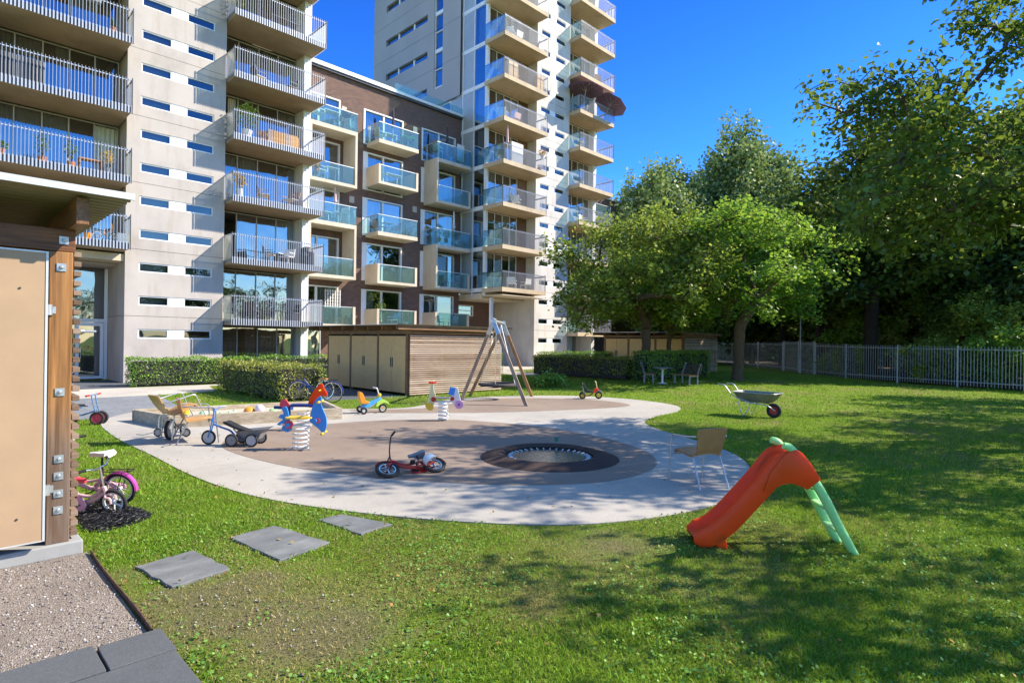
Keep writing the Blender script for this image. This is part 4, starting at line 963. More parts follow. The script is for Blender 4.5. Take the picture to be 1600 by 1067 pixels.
# ---- generic child's bicycle
def bike(name, label, loc, rz, tilt, Rw, wb, fmat, second, seatmat, hb_h=.58, group=None, guards=None, carrier=False, barmat='chrome', grips='black', steer=0, chain=None, cat="bicycle", tr=.02, step=True, hb_w=.22, rise_=.0, su=0.0):
    root = thing(name, label, cat, loc, rz, group); root.rotation_mode = 'XYZ'; root.rotation_euler = (tilt, 0, rz)
    rw = Vector((0, 0, Rw)); fw = Vector((wb, 0, Rw)); bb = Vector((wb*.40, 0, Rw*.92)); st = Vector((wb*.27, 0, Rw*1.75)); hd = Vector((wb*.84, 0, Rw*2.2)); hdl = Vector((wb*.87, 0, Rw*1.75))
    f = MB(); rr = .018 if Rw < .25 else .015
    f.tube([bb, st], rr); f.tube([hd, hdl], rr*1.25)
    f.tube(bez([hdl, (wb*.62, 0, Rw*1.15), bb], 6), rr*1.4)
    f.tube(bez([hd, (wb*.6, 0, Rw*(1.45 if step else 2.0)), st*.75+bb*.25 if step else st*.95+bb*.05], 6), rr)
    for sy in (-.045, .045):
        f.tube([bb+Vector((0, sy*.5, 0)), rw+Vector((0, sy, 0))], rr*.7); f.tube([st*.85+bb*.15, rw+Vector((0, sy, 0))], rr*.6)
    f.build("frame", fmat, root, smooth=True)
    k = MB(); 
    top = hdl+Vector((.012, 0, -Rw*.25))
    for sy in (-.045, .045): k.tube(bez([hdl, top+Vector((.005, sy, -.01)), fw+Vector((-.01, sy, Rw*.4)), fw+Vector((0, sy, 0))], 5), rr*.75)
    k.build("fork", fmat, root, smooth=True)
    wheel(root, rw, Rw, tr, rim='chrome' if not second else second, spokes=14 if Rw > .18 else 6); wheel(root, fw, Rw, tr, rim='chrome' if not second else second, spokes=14 if Rw > .18 else 6)
    h = MB(); stem = hd+Vector((-.02, 0, hb_h-hd.z if hb_h > hd.z else .08)); h.tube([hd, stem], .012)
    L = bez([stem+Vector((-.07, -hb_w, .03+rise_)), stem+Vector((-.02, -hb_w*.75, .03+rise_)), stem+Vector((.02, -hb_w*.3, .0)), stem, stem+Vector((.02, hb_w*.3, 0)), stem+Vector((-.02, hb_w*.75, .03+rise_)), stem+Vector((-.07, hb_w, .03+rise_))], 5)
    h.tube(L, .010)
    ho = h.build("handlebar", M[barmat], root, smooth=True)
    g = MB(); 
    for s_ in (0, -1): a = L[s_]; b_ = L[5 if s_ == 0 else -6]; g.tube([a, a+(b_-a)*.9], .016, 8)
    g.build("grip", M[grips], ho, smooth=True)
    s = MB(); sz = st.z+.14+su; s.tube([st, (st.x-.02, 0, sz)], .013)
    s.build("seat_post", M['black'], root, smooth=True)
    s = MB(); vs = []
    secs = [(-.13, .075, .0), (-.10, .09, .012), (-.03, .07, .0), (.06, .03, -.004), (.13, .018, -.012)]
    for (x, hw, dz) in secs:
        for (a, b_) in ((-1, 0), (-.8, .028), (0, .034), (.8, .028), (1, 0), (.7, -.02), (-.7, -.02)): vs.append((st.x-.01+x, a*hw, sz+dz+b_))
    s.add(vs, [(i*7+j, i*7+(j+1) % 7, (i+1)*7+(j+1) % 7, (i+1)*7+j) for i in range(4) for j in range(7)]+[tuple(range(6, -1, -1)), tuple(28+j for j in range(7))])
    s.build("seat", seatmat, root, smooth=True)
    c = MB(); c.lathe([(.001, -.045), (.055 if Rw < .25 else .085, -.045), (.055 if Rw < .25 else .085, -.038), (.001, -.038)], 20, bb, (0, 1, 0)); c.tube([bb-Vector((0, .1, 0)), bb+Vector((0, .1, 0))], .009)
    for sg in (-1, 1):
        e = bb+Vector((.09*sg, .09*sg, -.03*sg)); c.tube([bb+Vector((0, .09*sg, 0)), e], .008); c.box(e.x-.035, e.y+(.0 if sg > 0 else -.07), e.z-.01, e.x+.035, e.y+(.07 if sg > 0 else 0), e.z+.01)
    c.build("crank", M['black'], root)
    if guards:
        for (cc, a0, a1) in ((rw, 20, 185), (fw, 40, 170)):
            gm = MB(); ang = [R(a0+(a1-a0)*i/14) for i in range(15)]; rg = Rw+.014; vs = []
            for a in ang:
                for (dy, dr) in ((-.03, -.012), (-.02, .002), (.02, .002), (.03, -.012)): vs.append((cc.x+(rg+dr)*math.cos(a), dy, cc.z+(rg+dr)*math.sin(a)))
            gm.add(vs, [(i*4+j, i*4+j+1, (i+1)*4+j+1, (i+1)*4+j) for i in range(14) for j in range(3)]); gm.build("mudguard", M[guards], root, smooth=True, fix=False)
    if chain:
        cm = MB(); cm.prism(smooth_poly([(bb.x+.07, bb.z), (bb.x, bb.z+.075), (rw.x, rw.z+.035), (rw.x-.03, rw.z), (rw.x, rw.z-.03), (bb.x, bb.z-.07)], 3), -.062, -.048); cm.build("chain_guard", M[chain], root, bevel=.004)
    if carrier:
        cr = MB(); z = Rw*2.15
        for y in (-.05, 0, .05): cr.tube([(st.x-.06, y, z), (-.16, y, z)], .005)
        cr.tube([(-.16, -.05, z), (-.16, .05, z)], .005); 
        for sy in (-.05, .05): cr.tube([(-.08, sy, z), (0, sy, Rw)], .005)
        cr.build("carrier", M['black'], root)
    return root
bike("childrens_bicycle", "pink child's bicycle with purple mudguard and carrier leaning by the shelter", (1.64, 8.04, .0), R(133), R(-9), .19, .72, M['pinkmetal'], 'white', M['white'], .72, "pink bicycles leaning by the shelter", 'purple', True, 'white', steer=0, chain='pink', su=.13)
bike("childrens_bicycle", "smaller pink child's bicycle, its front wheel on the black heap", (1.10, 7.98, .0), R(-44), R(10), .148, .54, M['pinkmetal'], 'white', M['pinkr'], .55, "pink bicycles leaning by the shelter", None, False, 'chrome', chain='pink')
bk = bike("childrens_bicycle", "small red child's bicycle lying on its side on the rubber surface", (5.34, 6.80, .03), R(166), R(65), .175, .72, M['redmetal'], None, M['greypl'], .50, None, 'redmetal', False, 'black', chain='redmetal', tr=.028, hb_w=.34, rise_=.10)
hm = MB(); prof = [(.0, .115), (.055, .105), (.092, .075), (.112, .03), (.115, -.01), (.10, -.02), (.10, .0), (.08, .055), (.0, .09)]
hm.lathe(prof, 24); h_ = hm.build("bicycle_helmet", M['white'], smooth=True); h_.location = (5.33, 6.98, .17); h_.scale = (1.1, .9, .95); h_.rotation_euler = (R(-55), R(10), R(30)); tag(h_, "white bicycle helmet lying on the fallen red bicycle", "helmet")
bike("city_bicycle", "dark blue adult bicycle with brown saddle parked before the tan shed doors", (8.85, 16.55, .012), R(132), R(-4), .335, 1.05, M['navy'], 'chrome', M['warmwood'], 1.0, "bicycles parked by the hedge", 'navy', True, 'black', tr=.014, hb_w=.28)
bike("city_bicycle", "grey adult bicycle behind the dark blue one, against the hedge", (9.05, 17.45, .012), R(125), R(5), .335, 1.02, M['metal_d'], 'chrome', M['black'], 1.0, "bicycles parked by the hedge", None, False, 'chrome', tr=.014, step=False, hb_w=.28)

# ---- tricycles
t = thing("tricycle", "yellow and blue toy tricycle with orange seat on the pale path", "tricycle", (8.20, 13.74, .012), R(-18), "toy tricycles")
for y in (-.235, .235): wheel(t, (0, y, .095), .095, .03, solid='white', width=.035)
wheel(t, (.56, 0, .115), .115, .024, spokes=6, rim='chrome', width=.028)
b = MB(); b.tube([(0, -.235, .095), (0, .235, .095)], .012); b.tube(bez([(0, 0, .12), (.2, 0, .16), (.42, 0, .3)], 5), .02); b.build("frame", M['white'], t, smooth=True)
vs = []
b = MB(); b.prism(smooth_poly([(-.02, .19), (.05, .26), (.22, .31), (.42, .39), (.50, .40), (.50, .36), (.36, .27), (.2, .17), (.05, .15)], 4), -.06, .06); b.build("body", M['lblue'], t, bevel=.02, seg=3)
b = MB(); b.prism(smooth_poly([(-.10, .55), (-.04, .57), (.02, .50), (.07, .36), (.17, .31), (.16, .27), (.0, .26), (-.06, .34)], 4), -.11, .11); b.build("seat", M['orange'], t, bevel=.03, seg=3)
b = MB(); b.prism(smooth_poly([(.38, .16), (.40, .30), (.52, .36), (.66, .31), (.74, .22), (.70, .23), (.60, .27), (.50, .24)], 4), -.055, .055); b.build("mudguard", M['lgreen'], t, bevel=.012)
b = MB(); b.tube([(.56, 0, .12), (.47, 0, .42), (.40, 0, .66)], .014); b.tube(bez([(.33, -.16, .67), (.38, -.06, .665), (.40, 0, .66), (.38, .06, .665), (.33, .16, .67)], 4), .014); b.build("handlebar", M['white'], t, smooth=True)
b = MB(); b.lathe([(0, -.05), (.045, -.03), (.055, 0), (.045, .03), (0, .05)], 16, (.465, 0, .47), (0, 1, 0)); b.build("horn_box", M['yellow'], t, smooth=True)
b = MB(); 
for sg in (-1, 1): b.box(.56+.05*sg-.03, sg*.09-.035+.03*sg, .115-.012-.03*sg, .56+.05*sg+.03, sg*.09+.035+.03*sg, .115+.012-.03*sg)
b.build("pedal", M['orange'], t)
t = thing("tricycle", "red toy tricycle with black seat at the far edge of the play area", "tricycle", (16.25, 12.62, .018), R(-52), "toy tricycles")
for y in (-.25, .25): wheel(t, (0, y, .115), .115, .028, spokes=7, rim='yellow', width=.032)
wheel(t, (.56, 0, .13), .13, .03, spokes=7, rim='yellow', width=.034)
b = MB(); b.tube([(0, -.25, .115), (0, .25, .115)], .014); b.tube(bez([(0, 0, .12), (.15, 0, .1), (.30, 0, .14), (.45, 0, .34)], 5), .022); b.build("frame", M['redmetal'], t, smooth=True)
b = MB(); b.prism(smooth_poly([(.0, .50), (.05, .51), (.10, .40), (.20, .29), (.34, .26), (.34, .22), (.15, .21), (.06, .27)], 4), -.11, .11); b.build("seat", M['black'], t, bevel=.02)
b = MB(); b.tube([(.04, -.10, .22), (.0, -.1, .55), (.0, .1, .55), (.04, .1, .22)], .009); b.build("seat_frame", M['steel'], t, smooth=True)
b = MB(); b.prism(smooth_poly([(.36, .22), (.42, .36), (.52, .38), (.55, .30), (.45, .22)], 3), -.05, .05); b.build("body", M['red'], t, bevel=.015)
b = MB(); b.prism(smooth_poly([(.45, .22), (.50, .30), (.60, .31), (.70, .22), (.62, .265), (.54, .26)], 3), -.05, .05); b.build("mudguard", M['greypl'], t, bevel=.01)
b = MB(); b.tube([(.56, 0, .13), (.50, 0, .38), (.46, 0, .60)], .013); b.tube([(.43, -.19, .61), (.46, 0, .60), (.43, .19, .61)], .012); b.build("handlebar", M['cream'], t, smooth=True)
t = thing("tricycle", "blue metal tricycle with grey wheels hitched to a dark cart by the plywood chairs", "tricycle", (4.02, 11.03, .012), R(134), "toy tricycles")
wheel(t, (.52, 0, .135), .135, .02, solid='rubgrey', width=.02)
for y in (-.2, .2): wheel(t, (0, y, .12), .12, .02, solid='greypl', width=.022)
b = MB(); b.tube([(0, -.2, .12), (0, .2, .12)], .012); b.tube(bez([(0, 0, .13), (.12, 0, .26), (.28, 0, .32), (.44, 0, .38)], 5), .018)
for y in (-.03, .03): b.tube([(.52, y, .135), (.46, y, .34), (.44, y, .5)], .011)
b.build("frame", M['bluemetal'], t, smooth=True)
b = MB(); b.tube([(.45, 0, .42), (.42, 0, .64)], .013); b.tube(bez([(.33, -.2, .68), (.38, -.12, .68), (.42, -.03, .62), (.42, .03, .62), (.38, .12, .68), (.33, .2, .68)], 4), .013); b.build("handlebar", M['bluemetal'], t, smooth=True)
b = MB(); b.prism(smooth_poly([(-.22, .28), (-.05, .34), (.12, .42), (.2, .44), (.2, .40), (.0, .31), (-.2, .245)], 4), -.10, .10); b.build("seat", M['black'], t, bevel=.012)
t = thing("toy_cart", "small dark two-wheeled trailer cart behind the blue tricycle", "cart", (4.27, 10.79, .012), R(134))
for y in (-.19, .19): wheel(t, (0, y, .12), .12, .018, solid='rubgrey', width=.02)
b = MB(); b.add([(-.17,-.15,.28),(.28,-.15,.24),(.28,.15,.24),(-.17,.15,.28),(-.08,-.10,.12),(.16,-.10,.12),(.16,.10,.12),(-.08,.10,.12),(-.26,-.19,.33),(.32,-.17,.27),(.32,.17,.27),(-.26,.19,.33)], [(4,5,6,7),(0,1,5,4),(1,2,6,5),(2,3,7,6),(3,0,4,7),(8,9,1,0),(9,10,2,1),(10,11,3,2),(11,8,0,3)]); b.build("tub", M['greypl'], t, bevel=.01)
b = MB(); b.tube([(0, -.19, .12), (0, .19, .12)], .01); b.tube([(.15, 0, .15), (.34, 0, .2), (.42, 0, .3)], .012); b.build("drawbar", M['steel'], t, smooth=True)
t = thing("push_cart", "grey tubular push cart with two small wheels left of the plywood chairs", "cart", (3.50, 12.86, .012), R(-42))
for y in (-.0,): pass
for x in (-.27, .27): wheel(t, (x, -.1, .085), .085, .014, solid='rubgrey', width=.016)
b = MB(); b.tube([(-.27, -.08, .085), (.27, -.08, .085)], .01); b.tube(bez([(-.27, -.08, .09), (-.28, -.06, .3), (-.26, -.05, .40), (-.2, -.04, .42), (.2, -.04, .42), (.28, -.06, .38), (.27, -.08, .09)], 4), .011); b.tube([(-.27, -.08, .16), (.27, -.08, .16)], .009)
b.tube([(-.27, -.08, .1), (-.5, -.2, .05), (-.62, -.2, .06)], .01); b.build("frame", M['steel'], t, smooth=True)
t = thing("scooter", "black-tyred scooter lying between the plywood chairs' legs", "scooter", (3.30, 12.42, .012), R(50))
wheel(t, (0, 0, .2), .2, .026, solid='greypl', width=.03); wheel(t, (.52, 0, .12), .12, .02, solid='greypl', width=.02)
b = MB(); b.tube(bez([(0, .035, .2), (.12, .035, .30), (.3, .03, .22), (.52, .03, .12)], 5), .012); b.box(.1, -.04, .22, .4, .06, .25); b.build("frame", M['black'], t, smooth=True)
# blue two-seat trike at far left
t = thing("tricycle", "faded blue two-seat tricycle with red grips near the paved square", "tricycle", (2.22, 16.0, .0), R(-32), "toy tricycles")
for y in (-.22, .22): wheel(t, (0, y, .13), .13, .026, solid='redmetal', width=.026)
for y in (-.1, .1): wheel(t, (.62, y, .15), .15, .028, solid='pinkr', width=.03)
b = MB(); b.tube([(0, -.22, .13), (0, .22, .13)], .013); b.tube([(.62, -.1, .15), (.62, .1, .15)], .013)
for y in (-.13, .13): b.tube(bez([(-.15, y, .13), (-.12, y, .36), (.02, y, .40), (.35, y, .40)], 4), .013)
for y in (-.09, .09): b.tube([(.62, y, .15), (.54, y, .45), (.50, y, .66)], .014)
b.tube([(.56, -.09, .42), (.56, .09, .42)], .011); b.tube([(.0, 0, .2), (.3, 0, .22), (.58, 0, .32)], .018); b.build("frame", M['bluegrey'], t, smooth=True)
MB().box(-.1, -.12, .41, .3, .12, .45).build("seat", M['black'], t, bevel=.01)
b = MB(); b.tube([(.50, -.30, .665), (.50, .30, .665)], .014); hb = b.build("handlebar", M['bluegrey'], t, smooth=True)
b = MB(); b.tube([(.50, -.34, .665), (.50, -.18, .665)], .02); b.tube([(.50, .18, .665), (.50, .34, .665)], .02); b.build("grip", M['redmetal'], hb, smooth=True)

# ---- wheelbarrow
t = thing("wheelbarrow", "grey metal wheelbarrow with single black wheel standing on the lawn", "wheelbarrow", (16.19, 6.06, 0), R(-90))
wheel(t, (0, 0, .20), .20, .048, solid='redmetal', width=.05)
def tubv():
    out = []; 
    for (z, x0, x1, hw, rr_) in ((.66, -1.02, .14, .36, .14), (.62, -1.0, .11, .34, .13), (.50, -.93, .03, .29, .12), (.40, -.84, -.08, .23, .11)):
        ring = []
        for (cx, cy, a0) in ((x1-rr_, hw-rr_, 0), (x0+rr_, hw-rr_, 90), (x0+rr_, -hw+rr_, 180), (x1-rr_, -hw+rr_, 270)):
            for k in range(5): a = R(a0+k*22.5); ring.append((cx+rr_*math.cos(a), cy+rr_*math.sin(a), z))
        out.append(ring)
    return out
rg = tubv(); b = MB(); n = 20; vs = [p for r_ in rg for p in r_]+[(p[0]*.985-.007, p[1]*.97, p[2]+.008) for r_ in reversed(rg[1:]) for p in r_][::1]
vs = [p for r_ in rg for p in r_]; inner = [[(p[0]*.98-.01, p[1]*.96, max(p[2], .41)+.006) for p in r_] for r_ in rg]; vs += [p for r_ in inner for p in r_]
fs = [(i*n+k, i*n+(k+1) % n, (i+1)*n+(k+1) % n, (i+1)*n+k) for i in range(3) for k in range(n)]+[tuple(3*n+k for k in range(n))]
fs += [(4*n+i*n+k, 4*n+(i+1)*n+k, 4*n+(i+1)*n+(k+1) % n, 4*n+i*n+(k+1) % n) for i in range(3) for k in range(n)]+[tuple(7*n+k for k in range(n))]+[(k, 4*n+k, 4*n+(k+1) % n, (k+1) % n) for k in range(n)]
b.add(vs, fs); b.build("tub", pm("old_zinc", (.20, .20, .155), .3, 6, .55, .4), t, smooth=True)
b = MB(); b.tube([*map(lambda p: (p[0]*1.01, p[1]*1.01, .665), rg[0])], .011, 6, closed=True); b.build("rim_edge", M['steel'], t, smooth=True)
for sy in (-1, 1):
    b = MB(); b.tube(bez([(.06, sy*.07, .20), (-.15, sy*.16, .34), (-.55, sy*.24, .39), (-1.0, sy*.28, .55), (-1.25, sy*.30, .82), (-1.40, sy*.30, .84)], 5), .015)
    hh = b.build("handle", M['steel'], t, smooth=True); b = MB(); b.tube([(-1.30, sy*.30, .835), (-1.44, sy*.30, .845)], .02); b.build("grip", M['greypl'], hh, smooth=True)
    b = MB(); b.tube(bez([(-.52, sy*.22, .40), (-.66, sy*.25, .10), (-.72, sy*.26, .012), (-.78, sy*.26, .10), (-.88, sy*.25, .42)], 5), .013); b.build("leg", M['steel'], t, smooth=True)

# ---- nest swing
SW = thing("nest_swing", "timber A-frame nest swing in front of the slatted shed", "swing", (13.7, 14.1, 0))
def SB(): return MB(off=(13.7, 14.1, 0))
A, B_ = Vector((12.75, 13.5, 2.62)), Vector((14.63, 14.98, 2.62))
feet = [(Vector((12.55, 14.8, 0)), A, 'greywood'), (Vector((12.95, 12.2, 0)), A, 'greywood'), (Vector((13.75, 15.75, 0)), B_, 'warmwood'), (Vector((15.45, 14.3, 0)), B_, 'warmwood')]  # near legs greyer, far legs warmer: sunlit tone put into the wood colour
for ft, ap, mt in feet:
    d = (ap-ft); e = ft+d*.9; SB().bar(ft, e, .11, .11, (.77, .64, 0)).build("leg", M[mt], SW, bevel=.01)
for ap, pair in ((A, feet[:2]), (B_, feet[2:])):
    b = SB()
    for ft, _, _ in pair: d = ap-ft; b.bar(ft+d*.84, ft+d*1.03, .125, .125, (.77, .64, 0))
    b.build("metal_cap", M['steel'], SW, bevel=.008)
b = SB(); dr = (B_-A).normalized(); b.tube([A-dr*.1, B_+dr*.1], .055, 14); b.build("crossbar", M['steel'], SW, smooth=True)
ctr = Vector((13.72, 14.3, .52)); b = SB(); rr_ = .60
b.tube([ctr+Vector((rr_*math.cos(a), rr_*math.sin(a), 0)) for a in [2*math.pi*k/40 for k in range(40)]], .055, 8, closed=True)
seat = b.build("nest_seat", pm("black_rope", (.05, .045, .045), .4, 30, .8, bump=.5), SW, smooth=True)
b = SB()
for k in range(-5, 6):
    o_ = k*.105; hw = math.sqrt(max(.01, rr_**2-o_**2)); s_ = -.10*(1-(o_/rr_)**2)
    for hz in (0, 1):
        P = [ctr+(Vector((o_, hw*q, s_*(1-q*q))) if hz else Vector((hw*q, o_, s_*(1-q*q)))) for q in [-1+i/5 for i in range(11)]]; b.tube(P, .010, 5)
b.build("net", bpy.data.materials["black_rope"], seat)
b = SB(); m1 = A+(B_-A)*.25; m2 = A+(B_-A)*.75
for a, hp in ((40, m2), (130, m1), (220, m1), (310, m2)):
    b.tube([hp-Vector((0, 0, .05)), ctr+Vector((rr_*math.cos(R(a)), rr_*math.sin(R(a)), .03))], .012, 6)
b.build("rope", M['steel'], SW, smooth=True)

# ---- sandbox and toys
SBX = thing("sandbox", "low timber-edged sandbox behind the spring riders", "sandbox", (3.75, 14.05, 0))
q = [(3.75, 14.05), (7.2, 13.1), (7.75, 15.0), (3.45, 15.75)]
def XB(): return MB(off=(3.75, 14.05, 0))
for i in range(4):
    a = Vector((*q[i], .14)); b_ = Vector((*q[(i+1) % 4], .14)); d = (b_-a).normalized()
    XB().bar(a-d*(-.055 if i % 2 else .055), b_+d*(-.056 if i % 2 else .055), .11, .28).build("timber_edge", M['boxwood'], SBX, bevel=.01)
XB().add([(x, y, .17) for x, y in q], [(0,1,2,3)]).build("sand", M['sand'], SBX)
def toy(name, label, loc, mb, mat, **k): 
    o = mb.build(name, mat, smooth=True); o.location = loc; tag(o, label, "toy", "toys in the sandbox"); return o
def bucket(): return MB().lathe([(0, .0), (.055, 0), (.075, .12), (.082, .12), (.07, .0), (.068, .01), (.0, .01)], 18)
def mould(s=1): return MB().lathe([(0, .07*s), (.04*s, .065*s), (.075*s, .04*s), (.09*s, 0), (.1*s, 0)], 10)
toy("toy_bucket", "orange toy bucket lying in the sand", (5.55, 14.45, .20), mould(1.5), M['orange'])
toy("toy_ball", "pale pink ball next to the orange sand toy", (5.74, 14.30, .26), MB().lathe([(.11*math.sin(a), -.11*math.cos(a)) for a in [math.pi*i/12 for i in range(13)]], 20), C3("pale_pink", (.72, .60, .66)))
toy("sand_mould", "green sand mould beside the pink ball", (6.05, 14.25, .172), mould(1.3), M['green'])
toy("sand_mould", "light green sand mould at the left of the sandbox", (4.62, 14.75, .172), mould(1.2), C3("mint", (.35, .62, .42)))
toy("toy_shovel", "pale green toy spade near the mint mould", (4.95, 14.6, .185), MB().box(-.12, -.012, 0, .05, .012, .02).box(.051, -.045, -.005, .15, .045, .012), C3("mint2", (.40, .66, .46)))
toy("toy_shovel", "dark toy rake on the sand by the spade", (4.8, 14.42, .185), MB().box(-.1, -.01, 0, .06, .01, .02).box(.061, -.05, -.005, .085, .05, .03), M['black'])
toy("toy_truck", "green and white toy truck right of the sand mould", (5.12, 14.35, .175), MB().box(-.09, -.045, .025, .03, .045, .07).box(.031, -.04, .025, .09, .04, .1).lathe([(0, -.05), (.026, -.05), (.026, .05), (0, .05)], 12, (-.05, 0, .026), (0, 1, 0)).lathe([(0, -.05), (.026, -.05), (.026, .05), (0, .05)], 12, (.05, 0, .026), (0, 1, 0)), C3("mint3", (.5, .68, .5)))
toy("toy_bucket", "dark blue toy bucket by the far edge of the sandbox", (6.5, 14.3, .175), bucket(), M['navy'])
toy("toy_bucket", "yellow toy bucket lying behind the plywood chairs", (4.25, 14.8, .175), bucket(), M['yellow'])

# ---- stepping stones, slabs, edging
def slab(name, label, cat, poly, z, th, group, mat, seed=0, rough_edge=.012):
    rr = random.Random(seed); P = []
    for i in range(len(poly)):
        a = poly[i]; b_ = poly[(i+1) % len(poly)]
        for k in range(6):
            t_ = k/6; P.append((a[0]+(b_[0]-a[0])*t_+rr.uniform(-1, 1)*rough_edge, a[1]+(b_[1]-a[1])*t_+rr.uniform(-1, 1)*rough_edge))
    cx = sum(p[0] for p in P)/len(P); cy = sum(p[1] for p in P)/len(P)
    o = MB().prism([(p[0]-cx, p[1]-cy) for p in P], -th, 0, 'xy').build(name, mat, bevel=.006); o.location = (cx, cy, z); tag(o, label, cat, group); return o
slab("stepping_stone", "slate stepping stone nearest the gravel, with a flaked corner", "stone", [(1.27, 5.70), (1.74, 5.80), (1.83, 5.12), (1.36, 5.05)], .022, .06, "slate stepping stones", M['slate'], 1)
slab("stepping_stone", "middle slate stepping stone, half in leaf shade", "stone", [(2.10, 5.93), (2.57, 6.0), (2.75, 5.14), (2.2, 5.02)], .022, .06, "slate stepping stones", M['slate'], 2)
slab("stepping_stone", "slate stepping stone touching the pale path", "stone", [(3.0, 5.9), (3.28, 5.9), (3.50, 5.22), (3.08, 5.16)], .020, .06, "slate stepping stones", M['slate'], 3)
M['paver'] = m_speck("dark_paver", (.105, .11, .115), .12, .25, 120, .4)
for (x0, x1, y0, y1, lb) in ((.765, 1.11, 3.98, 4.33, "dark paving slab at the end of the rusty edging"), (-.1, .75, 3.99, 4.37, "long dark paving slab along the gravel, left of the others"), (.42, 1.10, 3.40, 3.965, "large dark paving slab in the bottom row, right end"), (-.4, .405, 3.40, 3.975, "dark paving slab in the bottom row, left end")):
    slab("paving_slab", lb, "paving slab", [(x0, y0), (x1, y0), (x1, y1), (x0, y1)], .045, .09, "dark paving slabs at the bottom left", M['paver'], int(x1*10)+50, .002)
e = MB(); e.tube([], .01) if False else None
b = MB(); pts = [(1.06+.008*math.sin(y*3), y) for y in [4.35+.1*i for i in range(21)]]
b.add([(x, y, z) for x, y in pts for z in (-.05, .045)]+[(x+.008, y, z) for x, y in pts for z in (-.05, .045)], [(2*i, 2*i+2, 2*i+3, 2*i+1) for i in range(20)]+[(42+2*i, 42+2*i+1, 42+2*i+3, 42+2*i+2) for i in range(20)]+[(2*i+1, 2*i+3, 42+2*i+3, 42+2*i+1) for i in range(20)])
tag(b.build("lawn_edging", M['rust']), "thin rusty steel edging between gravel and grass", "edging")

# ---- fence, gate, lamp
M['fence'] = pm("grey_fence_paint", (.36, .39, .40), .12, 4, .5, .3)
FP = [(35.2, -4.5, 0), (35.45, -1.2, 0), (35.7, 2.14, .0), (36.45, 4.71, .02), (37.6, 7.5, .03), (38.6, 10.3, .06), (39.9, 12.4, .1)]
FP2 = [(43.2, 15.6, .17), (45.8, 18.4, .18), (49.0, 21.0, .18), (53.0, 24.2, .18), (57, 27.4, .18)]
def fence(label, pts, H=2.06, sp=.135, loc=None, cap=290):
    o = pts[0]; t = thing("fence", label, "fence", (o[0], o[1], 0)); off = (o[0], o[1], 0)
    for i, p in enumerate(pts):
        MB(off=off).box(p[0]-.035, p[1]-.035, p[2]-.1, p[0]+.035, p[1]+.035, p[2]+H).build("post", M['fence'], t)
    for a, b_ in zip(pts[:-1], pts[1:]):
        A_ = Vector(a); B2 = Vector(b_); d = B2-A_; L = d.length; m = int(L/sp); mb = MB(off=off)
        for z in (.28, H-.18): mb.bar(A_+Vector((0, 0, z)), B2+Vector((0, 0, z)), .02, .045)
        for k in range(1, m):
            p = A_+d*(k/m); dd = d.normalized()*.016; mb.add([(p.x-dd.x-.008, p.y-dd.y, p.z+.08), (p.x+dd.x-.008, p.y+dd.y, p.z+.08), (p.x+dd.x+.008, p.y+dd.y, p.z+.08), (p.x-dd.x+.008, p.y-dd.y, p.z+.08), (p.x-dd.x-.008, p.y-dd.y, p.z+H-.03), (p.x+dd.x-.008, p.y+dd.y, p.z+H-.03), (p.x+dd.x+.008, p.y+dd.y, p.z+H-.03), (p.x-dd.x+.008, p.y-dd.y, p.z+H-.03)], [(0,3,2,1),(4,5,6,7),(0,1,5,4),(1,2,6,5),(2,3,7,6),(3,0,4,7)])
        mb.build("railing_panel", M['fence'], t)
    return t
fence("long grey metal bar fence along the lawn's right side", FP)
fence("grey metal bar fence beyond the gate, behind the young tree", FP2)
fence("short double run of grey metal bars forming the gate in the fence", [(39.95, 12.5, .1), (41.3, 13.9, .14), (43.15, 15.5, .17)], 2.15, .085)
for i, (x, y) in enumerate(((43.6, 15.3), (42.6, 16.4))): pass
t = thing("street_lamp", "slim grey lamp post in front of the fence gate", "street lamp", (40.6, 13.55, .12))
MB().lathe([(.07, 0), (.07, .9), (.045, 1.0), (.035, 4.35), (.001, 4.35)], 12).build("pole", M['fence'], t, smooth=True)
MB().box(-.03, -.25, 4.36, .09, .35, 4.42).build("lamp_head", M['fence'], t, bevel=.01)

# ---- picnic set by the hedge
def garden_bench(label, loc, rz):
    t = thing("garden_bench", label, "bench", loc, rz, "garden benches under the young trees")
    for k in range(5): MB().box(-.02+k*.095, -.75, .40, .06+k*.095, .75, .425).build("slat", M['metal_d'], t) if False else None
    b = MB(); [b.box(-.02+k*.095, -.75, .41, .06+k*.095, .75, .435) for k in range(5)]; b.build("seat", M['warmwood'], t)
    b = MB()
    for k in range(5): z = .48+k*.085; x = -.05-(z-.42)*.28; b.box(x-.012, -.75, z, x+.012, .75, z+.065)
    b.build("backrest", pm("dark_wood", (.06, .045, .035), .2, 4, .7) if 'dark_wood' not in bpy.data.materials else bpy.data.materials['dark_wood'], t)
    for y in (-.62, .62):
        b = MB(); b.bar((.40, y, 0), (.37, y, .41), .06, .06); b.bar((-.02, y, 0), (.0, y, .41), .06, .06, (1, 0, 0)); b.bar((-.0, y, .40), (-.19, y, .94), .06, .05, (1, 0, 0)); b.bar((-.02, y, .385), (.42, y, .385), .05, .05); b.build("leg", M['greypl'], t)
    return t
garden_bench("garden bench with dark slatted back, right of the round table", (24.55, 12.95, .16), R(150))
garden_bench("shaded garden bench left of the round table", (24.1, 15.0, .16), R(-60))
t = thing("garden_table", "round grey garden table on one white leg between the benches", "table", (23.9, 13.95, .16))
MB().lathe([(0, .70), (.45, .70), (.47, .715), (.45, .73), (0, .73)], 28).build("table_top", M['greypl'], t, smooth=True)
MB().lathe([(0, 0), (.22, 0), (.22, .02), (.045, .04), (.045, .60), (.25, .699), (0, .699)], 16).build("pedestal", M['metal_w'], t, smooth=True)
